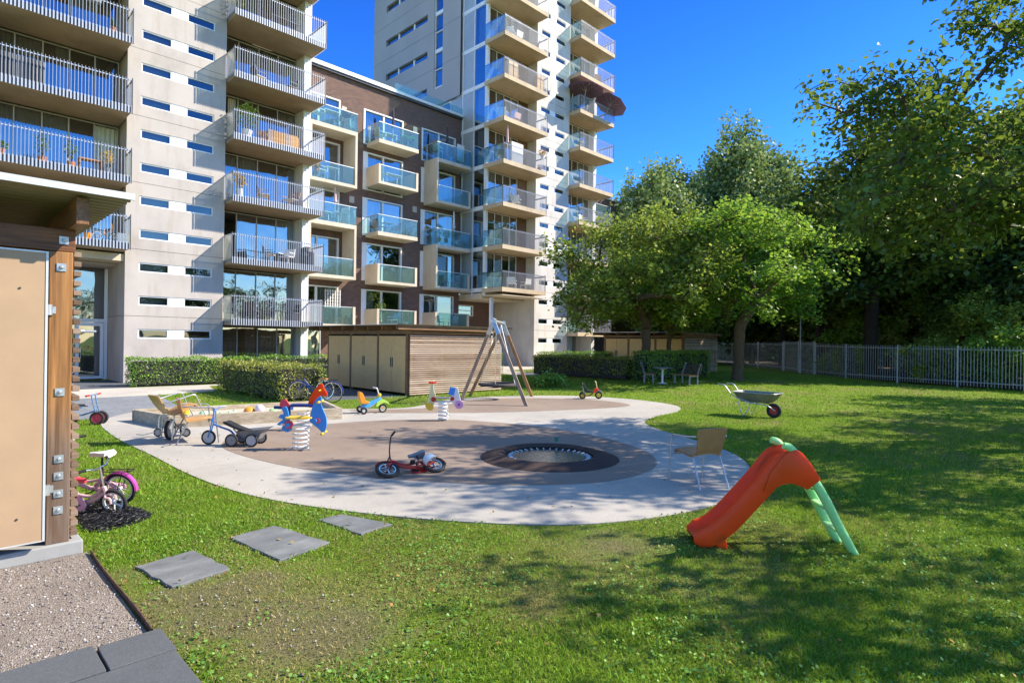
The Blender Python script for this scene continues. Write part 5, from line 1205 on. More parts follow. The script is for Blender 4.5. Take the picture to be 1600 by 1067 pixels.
# patio table behind hedge left of the shed
t = thing("patio_table", "grey patio table behind the hedge, left of the slatted shed", "table", (12.6, 24.6, 0), R(0))
MB().box(-.9, -.4, .74, .9, .4, .79).build("table_top", M['greypl'], t)
for x in (-.82, .82):
    for y in (-.34, .34): MB().box(x-.04, y-.04, 0, x+.04, y+.04, .739).build("leg", M['metal_w'], t)

# ---- heap of shredded black rubber
rr = random.Random(8); b = MB()
P0 = [(1.16, 7.1), (1.18, 8.2), (1.5, 8.05), (1.72, 7.5), (1.74, 7.22), (1.45, 7.02)]
def inpoly(x, y, P):
    c = False; j = len(P)-1
    for i in range(len(P)):
        if (P[i][1] > y) != (P[j][1] > y) and x < (P[j][0]-P[i][0])*(y-P[i][1])/(P[j][1]-P[i][1])+P[i][0]: c = not c
        j = i
    return c
cnt = 0
while cnt < 2600:
    x = rr.uniform(1.12, 1.80); y = rr.uniform(6.95, 8.25)
    if not inpoly(x, y, P0): continue
    cnt += 1; hgt_ = .02+.05*rr.random()*min(1, 3*min(x-1.1, 1.85-x)); a = rr.uniform(0, 6.28); L = rr.uniform(.02, .05)
    p = Vector((x, y, hgt_)); d = Vector((math.cos(a), math.sin(a), rr.uniform(-.35, .35)))*L; k = Vector((-d.y, d.x, L*rr.uniform(-.6, .9)))*.6
    b.tube([p-d, p+k*.5, p+d], .0035, 3, caps=False)
b.prism(smooth_poly(P0, 3), .004, .02, 'xy')
tag(b.build("rubber_mulch", pm("black_rubber_shreds", (.012, .012, .014), .4, 30, .5), kind='stuff'), "heap of black shredded rubber under the pink bicycles", "mulch")
# ================================================================ things on the balconies
def LV(n, d=-.04): return n*ST+d+.002
def small_leaf(name, cols): return m_leaf(name, cols, .3, .05, 3)
M['pl'] = small_leaf("potted_plant_leaves", [(.05, .11, .02), (.11, .2, .03), (.22, .30, .05)])
M['ply_'] = small_leaf("yellow_flowers", [(.55, .30, .02), (.7, .42, .03), (.15, .22, .03)])
M['plp'] = small_leaf("pink_flowers", [(.08, .15, .03), (.6, .05, .22), (.7, .10, .3)])
M['plo'] = small_leaf("orange_flowers", [(.12, .18, .03), (.6, .2, .03), (.65, .35, .04)])
M['terra'] = C3("terracotta", (.45, .18, .09), .8); M['sfab'] = C3("white_parasol_cloth", (.70, .68, .64), .9); M['mauve'] = C3("mauve_parasol_cloth", (.22, .13, .20), .9)
M['pinkc'] = C3("pale_pink_parasol_cloth", (.62, .42, .42), .9); M['darkc'] = C3("dark_parasol_cloth", (.08, .06, .08), .9); M['cush'] = C3("light_cushion", (.60, .56, .50), .9)
def leafball(rr, c, r, n, size):
    V = []; F = []
    for i in range(n):
        a = rr.uniform(0, 6.283); z = rr.uniform(-1, 1); q = (1-z*z)**.5; k = rr.random()**.4
        p = Vector((c[0]+r[0]*k*q*math.cos(a), c[1]+r[1]*k*q*math.sin(a), c[2]+r[2]*k*z)); d = Vector((rr.gauss(0, 1), rr.gauss(0, 1), rr.gauss(0, .6))).normalized()*size*rr.uniform(.6, 1.3); s_ = d.cross(Vector((rr.gauss(0, 1), rr.gauss(0, 1), 1))).normalized()*size*.4
        m = len(V); V += [tuple(p), tuple(p+d*.5+s_), tuple(p+d), tuple(p+d*.5-s_)]; F.append((m, m+1, m+2, m+3))
    return V, F
def plant(label, loc, h, r, mat='pl', pot='terra', ph=.28, pr=.15, n=160, seed=1, size=.08, group="plants on the balconies"):
    t = thing("potted_plant", label, "potted plant", loc, 0, group)
    MB().lathe([(0, 0), (pr*.75, 0), (pr, ph), (pr*.9, ph), (pr*.85, ph-.03), (0, ph-.03)], 12, caps=False).build("pot", M[pot], t)
    b = MB(); rr = random.Random(seed)
    V, F = leafball(rr, (0, 0, ph+h*.55), (r, r, h*.5), n, size); b.add(V, F); b.build("foliage", M[mat], t, fix=False)
    b = MB(); [b.tube([(0, 0, ph-.04), (rr.uniform(-r, r)*.5, rr.uniform(-r, r)*.5, ph+h*.6)], .008, 4) for _ in range(5)]; b.build("stem", M['bark0'], t)
    return t
M['bark0'] = C3("plant_stem", (.09, .08, .04), .9)
def flowerbox(label, loc, L, mat='plp', seed=2):
    t = thing("flower_box", label, "flower box", loc, 0, "plants on the balconies"); MB().box(-L/2, -.08, 0, L/2, .08, .16).build("box", M['greypl'], t)
    b = MB(); rr = random.Random(seed); V, F = leafball(rr, (0, 0, .24), (L/2, .14, .12), int(L*160), .05); b.add(V, F); b.build("foliage", M[mat], t, fix=False); return t
def pchair(label, loc, rz, mat='black', group="chairs on the balconies", w=.5, cush=None):
    t = thing("patio_chair", label, "chair", loc, rz, group)
    MB().box(-.24, -w/2, .40, .24, w/2, .44).build("seat", M[cush or mat], t, bevel=.01); MB().bar((-.24, 0, .44), (-.32, 0, .86), w, .035, (1, 0, 0)).build("backrest", M[mat], t)
    for x in (-.22, .21):
        for y in (-w/2+.03, w/2-.03): MB().box(x-.015, y-.015, 0, x+.015, y+.015, .399).build("leg", M[mat], t)
    for y in (-w/2-.02, w/2+.02): MB().box(-.26, y-.02, .60, .2, y+.02, .63).build("armrest", M[mat], t)
    return t
def ptable(label, loc, w, d, h=.72, mat='metal_l'):
    t = thing("patio_table", label, "table", loc, 0, "tables on the balconies"); MB().box(-w/2, -d/2, h-.03, w/2, d/2, h).build("table_top", M[mat], t)
    for x in (-w/2+.05, w/2-.05):
        for y in (-d/2+.05, d/2-.05): MB().box(x-.02, y-.02, 0, x+.02, y+.02, h-.031).build("leg", M[mat], t)
    return t
def closed_parasol(label, loc, mat, h=2.3):
    t = thing("parasol", label, "parasol", loc, 0, "parasols on the balconies"); MB().tube([(0, 0, 0), (0, 0, h)], .02, 8).build("pole", M['metal_l'], t)
    b = MB(); n = 10; prof = [(.03, h-.02), (.055, h-.15), (.07, h-.6), (.10, h-1.05), (.13, h-1.2)]; vs = []
    for r, z in prof:
        for k in range(n): q = r*(1 if k % 2 else .6); vs.append((q*math.cos(k*.6283), q*math.sin(k*.6283), z))
    b.add(vs, [(i*n+k, i*n+(k+1) % n, (i+1)*n+(k+1) % n, (i+1)*n+k) for i in range(4) for k in range(n)]+[tuple(range(n))]); b.build("canopy", M[mat], t); MB().lathe([(0, 0), (.2, 0), (.2, .06), (0, .06)], 14).build("base", M['greypl'], t); return t
def open_parasol(label, loc, mat, r=1.3, h=2.1, tilt=0, rz=0):
    t = thing("parasol", label, "parasol", loc, rz, "parasols on the balconies"); t.rotation_euler = (0, tilt, rz); MB().tube([(0, 0, 0), (0, 0, h)], .02, 8).build("pole", M['metal_l'], t)
    b = MB(); n = 8; vs = [(0, 0, h)]
    for rr_, z in ((.5*r, h-.17), (r, h-.42)):
        vs += [(rr_*math.cos(k*math.pi/4), rr_*math.sin(k*math.pi/4), z) for k in range(n)]
    vs2 = vs+[(x, y, z-.012) for x, y, z in vs]; m = len(vs); fs = [(0, 1+k, 1+(k+1) % n) for k in range(n)]+[(1+k, 9+k, 9+(k+1) % n, 1+(k+1) % n) for k in range(n)]
    b.add(vs2, fs+[tuple(i+m for i in reversed(f)) for f in fs]+[(9+k, 9+(k+1) % n, 9+(k+1) % n+m, 9+k+m) for k in range(n)]); b.build("canopy", M[mat], t)
    b = MB(); [b.tube([(0, 0, h-.5), (.5*r*math.cos(k*math.pi/4), .5*r*math.sin(k*math.pi/4), h-.20)], .008, 4) for k in range(n)]; b.build("rib", M['metal_l'], t); return t
y0 = 28.75
# bay right of the concrete wall
plant("big round bush overhanging the fourth balcony right of the concrete wall", (10.75, 28.75, LV(4)), 1.25, .62, 'pl', 'white', .45, .25, 900, 3, .09)
plant("smaller plant beside the big bush on the fourth balcony", (11.5, 28.9, LV(4)), .4, .25, 'plo', 'terra', n=160, seed=4)
t = thing("wooden_crate_bench", "striped wooden crate bench behind the fins of the fourth balcony", "bench", (12.6, 29.1, LV(4)), 0)
b = MB(); [b.box(-.75+i*.125, -.2, .0, -.66+i*.125, -.17, .85) for i in range(12)]; b.box(-.75, -.165, .1, .8, .2, .8); b.build("slats", M['ply'], t)
pchair("dark folding lounge chair on the fifth balcony", (11.4, 29.1, LV(5)), R(10), 'black', cush='cush'); pchair("low chair lying back at the right end of the fifth balcony", (13.0, 29.1, LV(5)), R(190), 'metal_d')
ptable("long dark table on the sixth balcony", (12.6, 29.1, LV(6)), 1.4, .5, .8, 'black'); plant("tall dark plant in the left corner of the sixth balcony", (10.4, 28.9, LV(6)), 1.1, .25, 'pl', 'black', n=140, seed=5)
plant("sunflowers at the left corner of the third balcony", (10.35, 28.45, LV(3)), .75, .26, 'ply_', 'white', .4, .15, 190, 6, .12)
pchair("brown wicker armchair with pale cushion, third balcony left", (11.7, 29.0, LV(3)), R(-20), 'warmwood', cush='cush', w=.8); pchair("brown wicker sun chair, third balcony right", (13.0, 28.9, LV(3)), R(200), 'warmwood', cush='cush', w=.7)
pchair("black chair with white cushion on the second balcony", (12.0, 29.0, LV(2)), R(-30), 'black', 'chairs on the balconies', .6, 'cush'); pchair("white woven chair on the second balcony", (12.9, 29.1, LV(2)), R(210), 'white', w=.6)
t = thing("covered_grill", "black covered grill at the right end of the second balcony", "grill", (13.9, 28.9, LV(2)), 0); MB().box(-.3, -.25, 0, .3, .25, .75).build("body", M['black'], t, bevel=.05); MB().lathe([(.33, .76), (.30, .93), (.15, 1.03), (0, 1.05)], 14).build("lid", M['metal_d'], t, smooth=True)
pchair("dark chair on the ground-floor balcony", (11.2, 29.0, LV(1, .0)), R(20), 'black', w=.6); ptable("low dark table on the ground-floor balcony", (12.2, 29.0, LV(1, .0)), .8, .5, .5, 'black')
pchair("dark chair at the table of the ground-floor balcony", (13.2, 29.0, LV(1, .0)), R(185), 'metal_d', w=.6)
# bay left of the concrete wall
flowerbox("box of pink flowers on the upper left balcony", (3.3, 28.36, LV(5, .95)), 1.1, 'plp'); flowerbox("second box of pink flowers on the upper left balcony", (4.4, 28.36, LV(5, .9)), .9, 'plp', 8)
plant("small green plant at the right end of the upper left balcony", (5.3, 28.6, LV(5)), .4, .18, n=80, seed=9)
t = thing("covered_bench", "bench under a dark striped cover on the left balcony", "bench", (2.2, 28.75, LV(4)), 0); b = MB(); [b.box(-1.0+i*.1, -.3, 0, -.93+i*.1, .3, .95) for i in range(19)]; b.build("cover", M['black'], t, bevel=.02); MB().box(-.99, -.28, .02, .94, .28, .93).build("cushion", M['greypl'], t)
for i, (x, h, lb, mt) in enumerate(((1.9, .3, "small plant in dark pot at the left of the left balcony's plant row", 'pl'), (3.1, .95, "tall leafy plant in the middle of the left balcony", 'pl'), (4.0, .8, "bushy plant beside the folded glass door", 'pl'), (5.2, .75, "yellow flowering plant at the right end of the left balcony", 'ply_'))):
    plant(lb, (x, 28.75, LV(3)), h, .24, mt, 'terra' if i != 3 else 'greypl', n=150, seed=20+i)
t = thing("wooden_table", "wooden side table between the plants of the left balcony", "table", (4.65, 28.95, LV(3)), 0); MB().box(-.4, -.2, .5, .4, .2, .55).build("table_top", M['warmwood'], t)
for x in (-.36, .36): MB().box(x-.03, -.18, 0, x+.03, .18, .499).build("leg", M['warmwood'], t)
plant("green plant in orange pot on the lowest left balcony", (4.55, 28.6, LV(2, .08)), .45, .15, 'pl', 'orange', n=100, seed=31)
t = thing("laundry_basket", "white wicker basket at the end of the lowest left balcony", "basket", (5.7, 28.7, LV(2, .08)), 0); MB().box(-.16, -.2, 0, .16, .2, .42).build("basket_body", M['white'], t, bevel=.03)
t = thing("childrens_bicycle", "orange and dark bicycle behind the fins of the lowest left balcony", "bicycle", (4.9, 28.8, LV(2, .08)), 0)
wheel(t, (0, 0, .22), .22, .02, rim='chrome'); wheel(t, (.6, 0, .22), .22, .02, rim='chrome'); b = MB(); b.tube([(0, 0, .22), (.25, 0, .3), (.5, 0, .6), (.6, 0, .22)], .015); b.tube([(.25, 0, .3), (.2, 0, .65)], .013); b.tube([(.5, 0, .6), (.48, 0, .8)], .012); b.build("frame", M['orange'], t)
# brick house
ptable("glass table on the top left glass balcony", (16.6, 31.8, 14.62), 1.0, .6); pchair("white chair at the glass table of the top left balcony", (15.9, 31.8, 14.62), R(5), 'white'); pchair("grey chair at the glass table of the top left balcony", (17.1, 32.1, 14.62), R(190), 'greypl')
t = thing("kettle_grill", "dark kettle grill on the top left glass balcony", "grill", (17.6, 31.7, 14.62)); MB().lathe([(0, .6), (.25, .7), (.3, .85), (.25, 1.0), (0, 1.08)], 16).build("bowl", M['black'], t, smooth=True)
for a in (0, 120, 240): MB().tube([(.1*math.cos(R(a)), .1*math.sin(R(a)), .65), (.3*math.cos(R(a)), .3*math.sin(R(a)), 0)], .015, 6).build("leg", M['metal_d'], t)
ptable("white folding table on the glass balcony left of the brick wall", (16.8, 31.9, 11.4), .8, .5, .7, 'white'); pchair("white folding chair by the white folding table", (16.1, 31.9, 11.4), R(8), 'white')
closed_parasol("closed pale pink parasol above the seating balcony", (16.9, 31.6, 9.06), 'pinkc', 2.2)
pchair("white outdoor sofa chair with pale pillows under the pink parasol", (17.4, 31.8, 9.06), R(185), 'white', w=.8, cush='cush'); ptable("small white table under the pink parasol", (16.5, 31.9, 9.06), .6, .5, .4, 'white')
plant("orange flowering basket on the box balcony under the white pillar", (15.6, 31.4, 11.4), .35, .3, 'plo', 'terra', n=160, seed=41)
plant("terracotta pot on the low concrete box balcony, left one", (17.3, 31.5, 2.9), .12, .1, 'pl', 'terra', .42, .17, 20, 42); plant("terracotta pot on the low concrete box balcony, right one", (17.7, 31.55, 2.9), .12, .1, 'pl', 'terra', .40, .17, 20, 43)
t = thing("lattice_screen", "pale lattice screen on the low box balcony", "screen", (17.3, 32.5, 3.0)); b = MB(); [b.box(-.5+i*.16, -.015, .9, -.44+i*.16, .015, 2.0) for i in range(7)]; [b.box(-.5, .016, .9+j*.2, .52, .03, .93+j*.2) for j in range(6)]; b.build("lattice", M['sfab'], t)
closed_parasol("closed dark parasol on the top middle balcony", (20.9, 31.7, 14.43), 'darkc', 2.3); ptable("pale table on the top middle balcony", (20.8, 32.0, 14.43), .9, .6, .7, 'metal_l')
pchair("white chair on the top middle balcony", (20.1, 31.9, 14.43), R(5), 'white'); pchair("dark chair on the top middle balcony", (21.6, 31.9, 14.43), R(190), 'greypl')
t = thing("drying_rack", "green cloth over the drying rack on the top middle balcony", "rack", (22.0, 31.6, 14.43)); MB().box(-.4, -.2, .75, .4, .2, .78).build("cloth", M['green'], t); [MB().bar((x, -.2, 0), (-x, .2, .75), .02, .02).build("leg", M['metal_l'], t) for x in (-.3, .3)]
ptable("white table on the upper box balcony of the middle column", (21.0, 31.9, 11.84), 1.2, .6, .74, 'white')
pchair("dark metal chair on the middle glass balcony", (21.3, 31.9, 8.72), R(170), 'metal_d'); ptable("blue-grey table on the middle glass balcony", (20.7, 31.9, 8.72), .7, .6, .72, 'bluegrey'); pchair("second dark metal chair on the middle glass balcony", (20.1, 31.9, 8.72), R(10), 'metal_d')
plant("leafy bush rising over the lowest box balcony of the middle column", (20.1, 31.6, 2.88), 1.25, .42, 'pl', 'terra', n=420, seed=44); plant("curly climbing plant on the lowest box balcony's right end", (22.0, 31.6, 2.88), .9, .26, 'pl', 'white', n=160, seed=45)
pchair("blue-white deck chair on the lowest middle box balcony", (21.1, 31.8, 2.88), R(180), 'lblue', cush='white')
closed_parasol("closed dark parasol on the balcony next to the tower", (25.3, 31.7, 14.55), 'darkc', 2.3); pchair("white chair on the balcony next to the tower", (24.6, 31.8, 14.55), R(20), 'white')
t = thing("windbreak", "pale screen at the right end of the balcony next to the tower", "screen", (26.4, 31.6, 14.55)); MB().box(-.3, -.02, .1, .35, .02, 1.25).build("screen_cloth", M['sfab'], t)
closed_parasol("closed white parasol among the plants near the tower", (25.9, 31.6, 8.75), 'sfab', 2.3)
for i, (x, h, lb) in enumerate(((24.6, .9, "tall plant at the left of the planted balcony near the tower"), (25.2, .6, "middle plant on the planted balcony near the tower"), (26.1, .5, "low plant on the planted balcony near the tower"))): plant(lb, (x, 31.55, 8.75), h, .28, 'pl', 'white' if i == 2 else 'terra', n=260, seed=50+i)
pchair("dark chair on the box balcony below the planted one", (25.3, 31.8, 5.68), R(10), 'black'); pchair("grey lounge chair on the box balcony below the planted one", (26.3, 31.8, 5.68), R(190), 'greypl', w=.6)
pchair("white lounge chair on the lowest box balcony near the tower, left one", (24.9, 31.8, 2.88), R(10), 'white', cush='lblue'); pchair("white lounge chair on the lowest box balcony near the tower, right one", (26.1, 31.8, 2.88), R(190), 'white', cush='white')
# tower
TL = lambda n: n*ST-.098
plant("green plant in the corner of the tower balcony, near the top", (27.7, 28.5, TL(8)), .6, .22, 'pl', 'terra', n=120, seed=60)
for n, items in {8: (("white round chair on the upper tower balcony", 28.5, 'white'), ("low white chair on the upper tower balcony", 29.2, 'white'), ("brown chair at the right of the upper tower balcony", 31.0, 'warmwood')), 7: (("wood-coloured cabinet chair on the tower balcony with the blue panel", 29.0, 'ply'), ("brown chair on the tower balcony with the blue panel", 30.9, 'warmwood')), 6: (("white lounge chair in the glass corner of the tower balcony", 27.9, 'white'), ("pink-striped chair on the middle tower balcony", 29.1, 'pinkc')), 5: (("dark low sofa chair in the tower's glass corner", 27.9, 'black'), ("brown chair by the white screen on the tower", 29.2, 'warmwood')), 4: (("white chair on the tower balcony above the tree", 29.3, 'white'),), 2: (("white chair on the lowest tower balcony", 29.0, 'white'), ("pale chair on the lowest tower balcony's right", 30.4, 'sfab'))}.items():
    for i, (lb, x, m_) in enumerate(items): pchair(lb, (x, 28.9, TL(n)), R(30+60*i), m_, w=.6)
t = thing("wood_cabinet", "orange wooden cabinet in the tower balcony's front corner", "cabinet", (28.3, 28.5, TL(7)), 0); MB().box(-.45, -.2, 0, .45, .2, 1.15).build("body", M['ply'], t, bevel=.01); MB().box(-.01, -.21, .05, .01, -.203, 1.1).build("door_gap", M['dark'], t)
t = thing("wood_cabinet", "orange wooden cabinet at the right end of the same tower balcony", "cabinet", (31.1, 28.5, TL(7)), 0); MB().box(-.35, -.2, 0, .35, .2, 1.1).build("body", M['ply'], t, bevel=.01); MB().box(-.01, -.21, .05, .01, -.203, 1.05).build("door_gap", M['dark'], t)
closed_parasol("closed pale pink parasol standing in the tower's glass corner", (27.9, 28.4, TL(5)), 'pinkc', 2.5)
t = thing("windbreak", "white screen on the tower balcony beside the pale pink parasol", "screen", (28.9, 28.4, TL(5))); MB().box(-.6, -.02, .1, .55, .02, 1.5).build("screen_cloth", M['sfab'], t)
plant("flower basket over the rail at the right end of a tower balcony", (31.3, 28.2, TL(5)+.9), .55, .38, 'plo', 'white', .2, .14, 260, 61); plant("dark green plants in pot on the tower balcony above the tree", (28.3, 28.5, TL(4)), .55, .3, 'pl', 'black', n=160, seed=62)
plant("potted plant at the right end of the tower balcony under the flower basket", (31.3, 28.5, TL(5)), .25, .12, 'pl', 'terra', .35, .16, 30, 63)
open_parasol("large mauve parasol opened on the right-hand tower balcony", (36.0, 28.3, TL(7)), 'mauve', 1.45, 2.15, R(8), R(-30))
open_parasol("second mauve parasol, tilted out past the tower's right edge", (38.6, 28.3, TL(7)), 'mauve', 1.4, 2.05, R(28), R(-20))
for i, (n, x, lb, m_) in enumerate(((9, 36.6, "grey chair on the top right tower balcony", 'greypl'), (8, 38.4, "brown chair on the right tower balcony over the parasols", 'warmwood'), (7, 36.9, "white chair under the mauve parasol", 'white'), (6, 36.2, "pale chair on the right tower balcony below the parasols", 'cush'), (5, 36.3, "dark chair on the right tower balcony, mid-height", 'greypl'), (4, 37.0, "white chair on the right tower balcony near the tree crown", 'white'))): pchair(lb, (x, 28.9, TL(n)), R(25+50*i), m_, w=.6)
# ================================================================ vegetation
def np_mesh(name, verts, faces, mats, parent=None, midx=None, **pr):
    """verts (n,3); faces (m,k) int array"""
    me = bpy.data.meshes.new(name); n = len(verts); m, k = faces.shape
    me.vertices.add(n); me.vertices.foreach_set("co", np.ascontiguousarray(verts, dtype=np.float32).ravel())
    me.loops.add(m*k); me.loops.foreach_set("vertex_index", np.ascontiguousarray(faces, dtype=np.int32).ravel())
    me.polygons.add(m); me.polygons.foreach_set("loop_start", np.arange(0, m*k, k, dtype=np.int32))
    try: me.polygons.foreach_set("loop_total", np.full(m, k, dtype=np.int32))
    except Exception: pass
    for mt in (mats if isinstance(mats, (list, tuple)) else [mats]): me.materials.append(mt)
    if midx is not None: me.polygons.foreach_set("material_index", midx.astype(np.int32))
    me.update(calc_edges=True); me.validate()
    o = bpy.data.objects.new(name, me); col.objects.link(o)
    if parent is not None: o.parent = parent
    for a, b_ in pr.items(): o[a] = b_
    return o
def unit(a): return a/np.maximum(np.linalg.norm(a, axis=1, keepdims=True), 1e-9)
LEAF_Q = (np.array([(0, 0, 0), (.5, .42, .06), (1, 0, 0), (.5, -.42, .06)]), np.array([(0, 1, 2, 3)]))
LEAF_N = (np.array([(0, 0, 0), (.28, .26, .07), (.62, .26, .05), (1, 0, -.08), (.62, -.26, .05), (.28, -.26, .07), (.5, 0, -.02)]), np.array([(0, 1, 6, 5), (1, 2, 3, 6), (6, 3, 4, 5)]))
def leaves(P, size, rng, tmpl=LEAF_Q, droop=.25, upb=.7, var=.35):
    n = len(P); d = rng.normal(size=(n, 3)); d[:, 2] = d[:, 2]*.45-droop; d = unit(d)
    u = rng.normal(size=(n, 3))*.75; u[:, 2] = np.abs(u[:, 2])*.6+upb; s = unit(np.cross(u, d)); nn = np.cross(d, s)
    L = size*(1+var*rng.uniform(-1, 1, (n, 1)))
    T, F = tmpl; k = len(T)
    V = P[:, None, :]+(d[:, None, :]*T[None, :, 0:1]+s[:, None, :]*T[None, :, 1:2]+nn[:, None, :]*T[None, :, 2:3])*L[:, None, :]
    return V.reshape(-1, 3), (F[None]+np.arange(n)[:, None, None]*k).reshape(-1, F.shape[1])
def skeleton(rng, H0, center, rad, K, per, trunk_r, step=.32, sig=.42, low=.0, lean=(0, 0), taper=0):
    """nodes grown from the trunk towards clusters of targets in an ellipsoid: a light space colonisation"""
    nodes = [np.array((0, 0, -.15)), np.array((0., 0., 0.))]; par = [-1, 0]
    k = max(3, int(H0/step)); 
    for i in range(1, k+1):
        t = i/k; nodes.append(np.array((lean[0]*t*t+rng.normal()*.02, lean[1]*t*t+rng.normal()*.02, H0*t))); par.append(len(nodes)-2)
    first = len(nodes)-1; cs = []
    while len(cs) < K:
        q = rng.uniform(-1, 1, 3); r = np.linalg.norm(q)
        if r > 1 or r < .35: continue
        if q[2] < low: continue
        if q[2] > 0: q = q*np.array((1-taper*q[2], 1-taper*q[2], 1))
        cs.append(np.array(center)+q*np.array(rad)*.92)
    T = []
    for c in cs:
        T.append((c, 0)); 
        for _ in range(per): T.append((c+rng.normal(size=3)*sig*np.array((1, 1, .62)), 1))
    fork = nodes[first]
    T0 = sorted([t[0] for t in T if t[1] == 0], key=lambda c: np.linalg.norm(c-fork)); T1 = [t[0] for t in T if t[1] == 1]
    A = np.zeros((60000, 3)); n = len(nodes); A[:n] = nodes; tips = []
    main = first
    for lst, lim, stp in ((T0, 1, step), (T1, 0, step*.8)):
        for tg in lst:
            lo = main if n-main > 0 else 0
            dd = A[lo:n]-tg; d2 = (dd**2).sum(1)+(np.maximum(0, A[lo:n, 2]-tg[2])**2)*2.5
            j = int(d2.argmin())+lo; dist = np.linalg.norm(A[j]-tg); m = max(1, int(dist/stp)); p0 = A[j].copy(); last = j
            sag = rng.normal(size=3)*.07*dist; sag[2] += .10*dist*(1 if lim else .2)
            for i in range(1, m+1):
                t = i/m; A[n] = p0+(tg-p0)*t+sag*math.sin(math.pi*t)+rng.normal(size=3)*.012; par.append(last); last = n; n += 1
                if n > 59990: break
            tips.append(last)
    A = A[:n]; par = np.array(par); rad_ = np.zeros(n); w_ = np.zeros(n); ch = np.zeros(n, int)
    for i in range(n-1, 0, -1):
        if w_[i] == 0: w_[i] = 1
        w_[par[i]] += w_[i]
    rad_ = trunk_r*(w_/w_[1])**.45; rad_[0] = rad_[1]*1.5; rad_[1] *= 1.28
    return A, par, np.maximum(rad_, .006), first
def skel_mesh(A, par, rad_, rmin=.0):
    big = [i for i in range(1, len(A)) if rad_[i] >= rmin]
    V = []; F = []; n = 0
    i = np.array(big); p = par[i]; d = unit(A[i]-A[p]); ref = np.tile(np.array((1., 0, 0)), (len(i), 1)); ref[np.abs(d[:, 0]) > .9] = (0, 1, 0)
    s = unit(np.cross(d, ref)); t = np.cross(d, s); k = 6
    an = np.arange(k)*2*math.pi/k; c = np.cos(an)[None, :, None]; sn = np.sin(an)[None, :, None]; ring = s[:, None, :]*c+t[:, None, :]*sn
    rp = np.minimum(rad_[p], rad_[i]*1.35)
    V0 = A[p][:, None, :]+ring*rp[:, None, None]; V1 = A[i][:, None, :]+d[:, None, :]*(rad_[i]*.3)[:, None, None]+ring*rad_[i][:, None, None]
    V = np.concatenate([V0, V1], 1).reshape(-1, 3); q = np.array([(j, (j+1) % k, (j+1) % k+k, j+k) for j in range(k)])
    F = (q[None]+np.arange(len(i))[:, None, None]*2*k).reshape(-1, 4); return V, F
def m_bark(name, c):
    t = NT(name); p = t.obj(); n = t.noise(t.mapped(p, (9, 9, 1.6)), 3, 6, .7)
    cc = t.ramp(n, [(.3, tuple(x*.5 for x in c)), (.7, tuple(x*1.4 for x in c))]); t.bump(n, .7, .02); return t.set(cc, .9, spec=.15)
M['bark'] = m_bark("brown_bark", (.12, .08, .05)); M['barkd'] = m_bark("dark_bark", (.045, .033, .025))
M['leafA'] = m_leaf("cherry_leaves", [(0.09, 0.146, 0.025), (0.157, 0.241, 0.034), (0.246, 0.336, 0.05), (0.381, 0.437, 0.078), (0.56, 0.47, 0.112)], .5, .05, .55)
M['leafB'] = m_leaf("bright_maple_leaves", [(0.066, 0.176, 0.022), (0.121, 0.275, 0.031), (0.209, 0.407, 0.044), (0.341, 0.517, 0.055), (0.55, 0.572, 0.088)], .5, .05, .5)
M['leafO'] = m_leaf("glossy_cherry_leaves", [(0.04, 0.081, 0.014), (0.069, 0.132, 0.018), (0.115, 0.207, 0.029), (0.23, 0.333, 0.046)], .42, .06, .5, .4)
M['leafD'] = m_leaf("dark_woodland_leaves", [(0.039, 0.072, 0.018), (0.072, 0.13, 0.026), (0.13, 0.195, 0.039), (0.351, 0.39, 0.072)], .25, .05, .2)  # brightest stop paints in sparse sunlit leaves
M['leafY'] = m_leaf("yellow_green_leaves", [(0.095, 0.158, 0.026), (0.189, 0.273, 0.042), (0.336, 0.42, 0.053), (0.7, 0.63, 0.074)], .35, .05, .6)
M['leafW'] = m_leaf("birch_leaves", [(0.103, 0.172, 0.063), (0.172, 0.259, 0.092), (0.276, 0.368, 0.127), (0.414, 0.471, 0.172)], .3, .08, .25)
M['hedgeG'] = m_leaf("green_hedge_leaves", [(0.09, 0.192, 0.025), (0.154, 0.306, 0.036), (0.256, 0.46, 0.052), (0.485, 0.689, 0.09)], .25, .07, .9)
M['hedgeY'] = m_leaf("yellowing_hedge_leaves", [(0.127, 0.154, 0.041), (0.229, 0.281, 0.052), (0.433, 0.408, 0.077), (0.7, 0.662, 0.114)], .25, .06, .9)
def tree(name, label, loc, H0, center, rad, K, per, tr, nleaf, lsize, mat, seed, bark='bark', tmpl=LEAF_Q, sig=.42, low=-.75, group=None, rmin=.0, step=.32, hang=0, spread=.16, droop=.25, lean=(0, 0), rz=0, cat="tree", taper=0):
    rng = np.random.default_rng(seed)
    A, par, rd, first = skeleton(rng, H0, center, rad, K, per, tr, step, sig, low, lean, taper)
    t = thing(name, label, cat, loc, rz, group)
    V, F = skel_mesh(A, par, rd, rmin); np_mesh("trunk", V, F, M[bark], t)
    thin = np.where((rd < tr*.16) & (np.arange(len(A)) > first))[0]
    thin = thin if len(thin) > 5 else np.arange(first+1, len(A))
    idx = rng.choice(thin, nleaf); P = A[idx]+np.clip(rng.normal(size=(nleaf, 3)), -1.7, 1.7)*spread
    if hang: P[:, 2] -= rng.random(nleaf)**1.3*hang
    V, F = leaves(P, lsize, rng, tmpl, droop=droop); np_mesh("crown", V, F, M[mat], t)
    return t
YG = "young broad-crowned trees on the lawn"
tree("ornamental_tree", "young tree with olive crown whose trunk stands before the second shed", (25.9, 16.1, .15), 2.5, (-.3, 0, 5.1), (4.7, 4.7, 3.2), 58, 18, .25, 25000, .17, 'leafA', 11, group=YG, low=-.68, sig=.6, spread=.2)
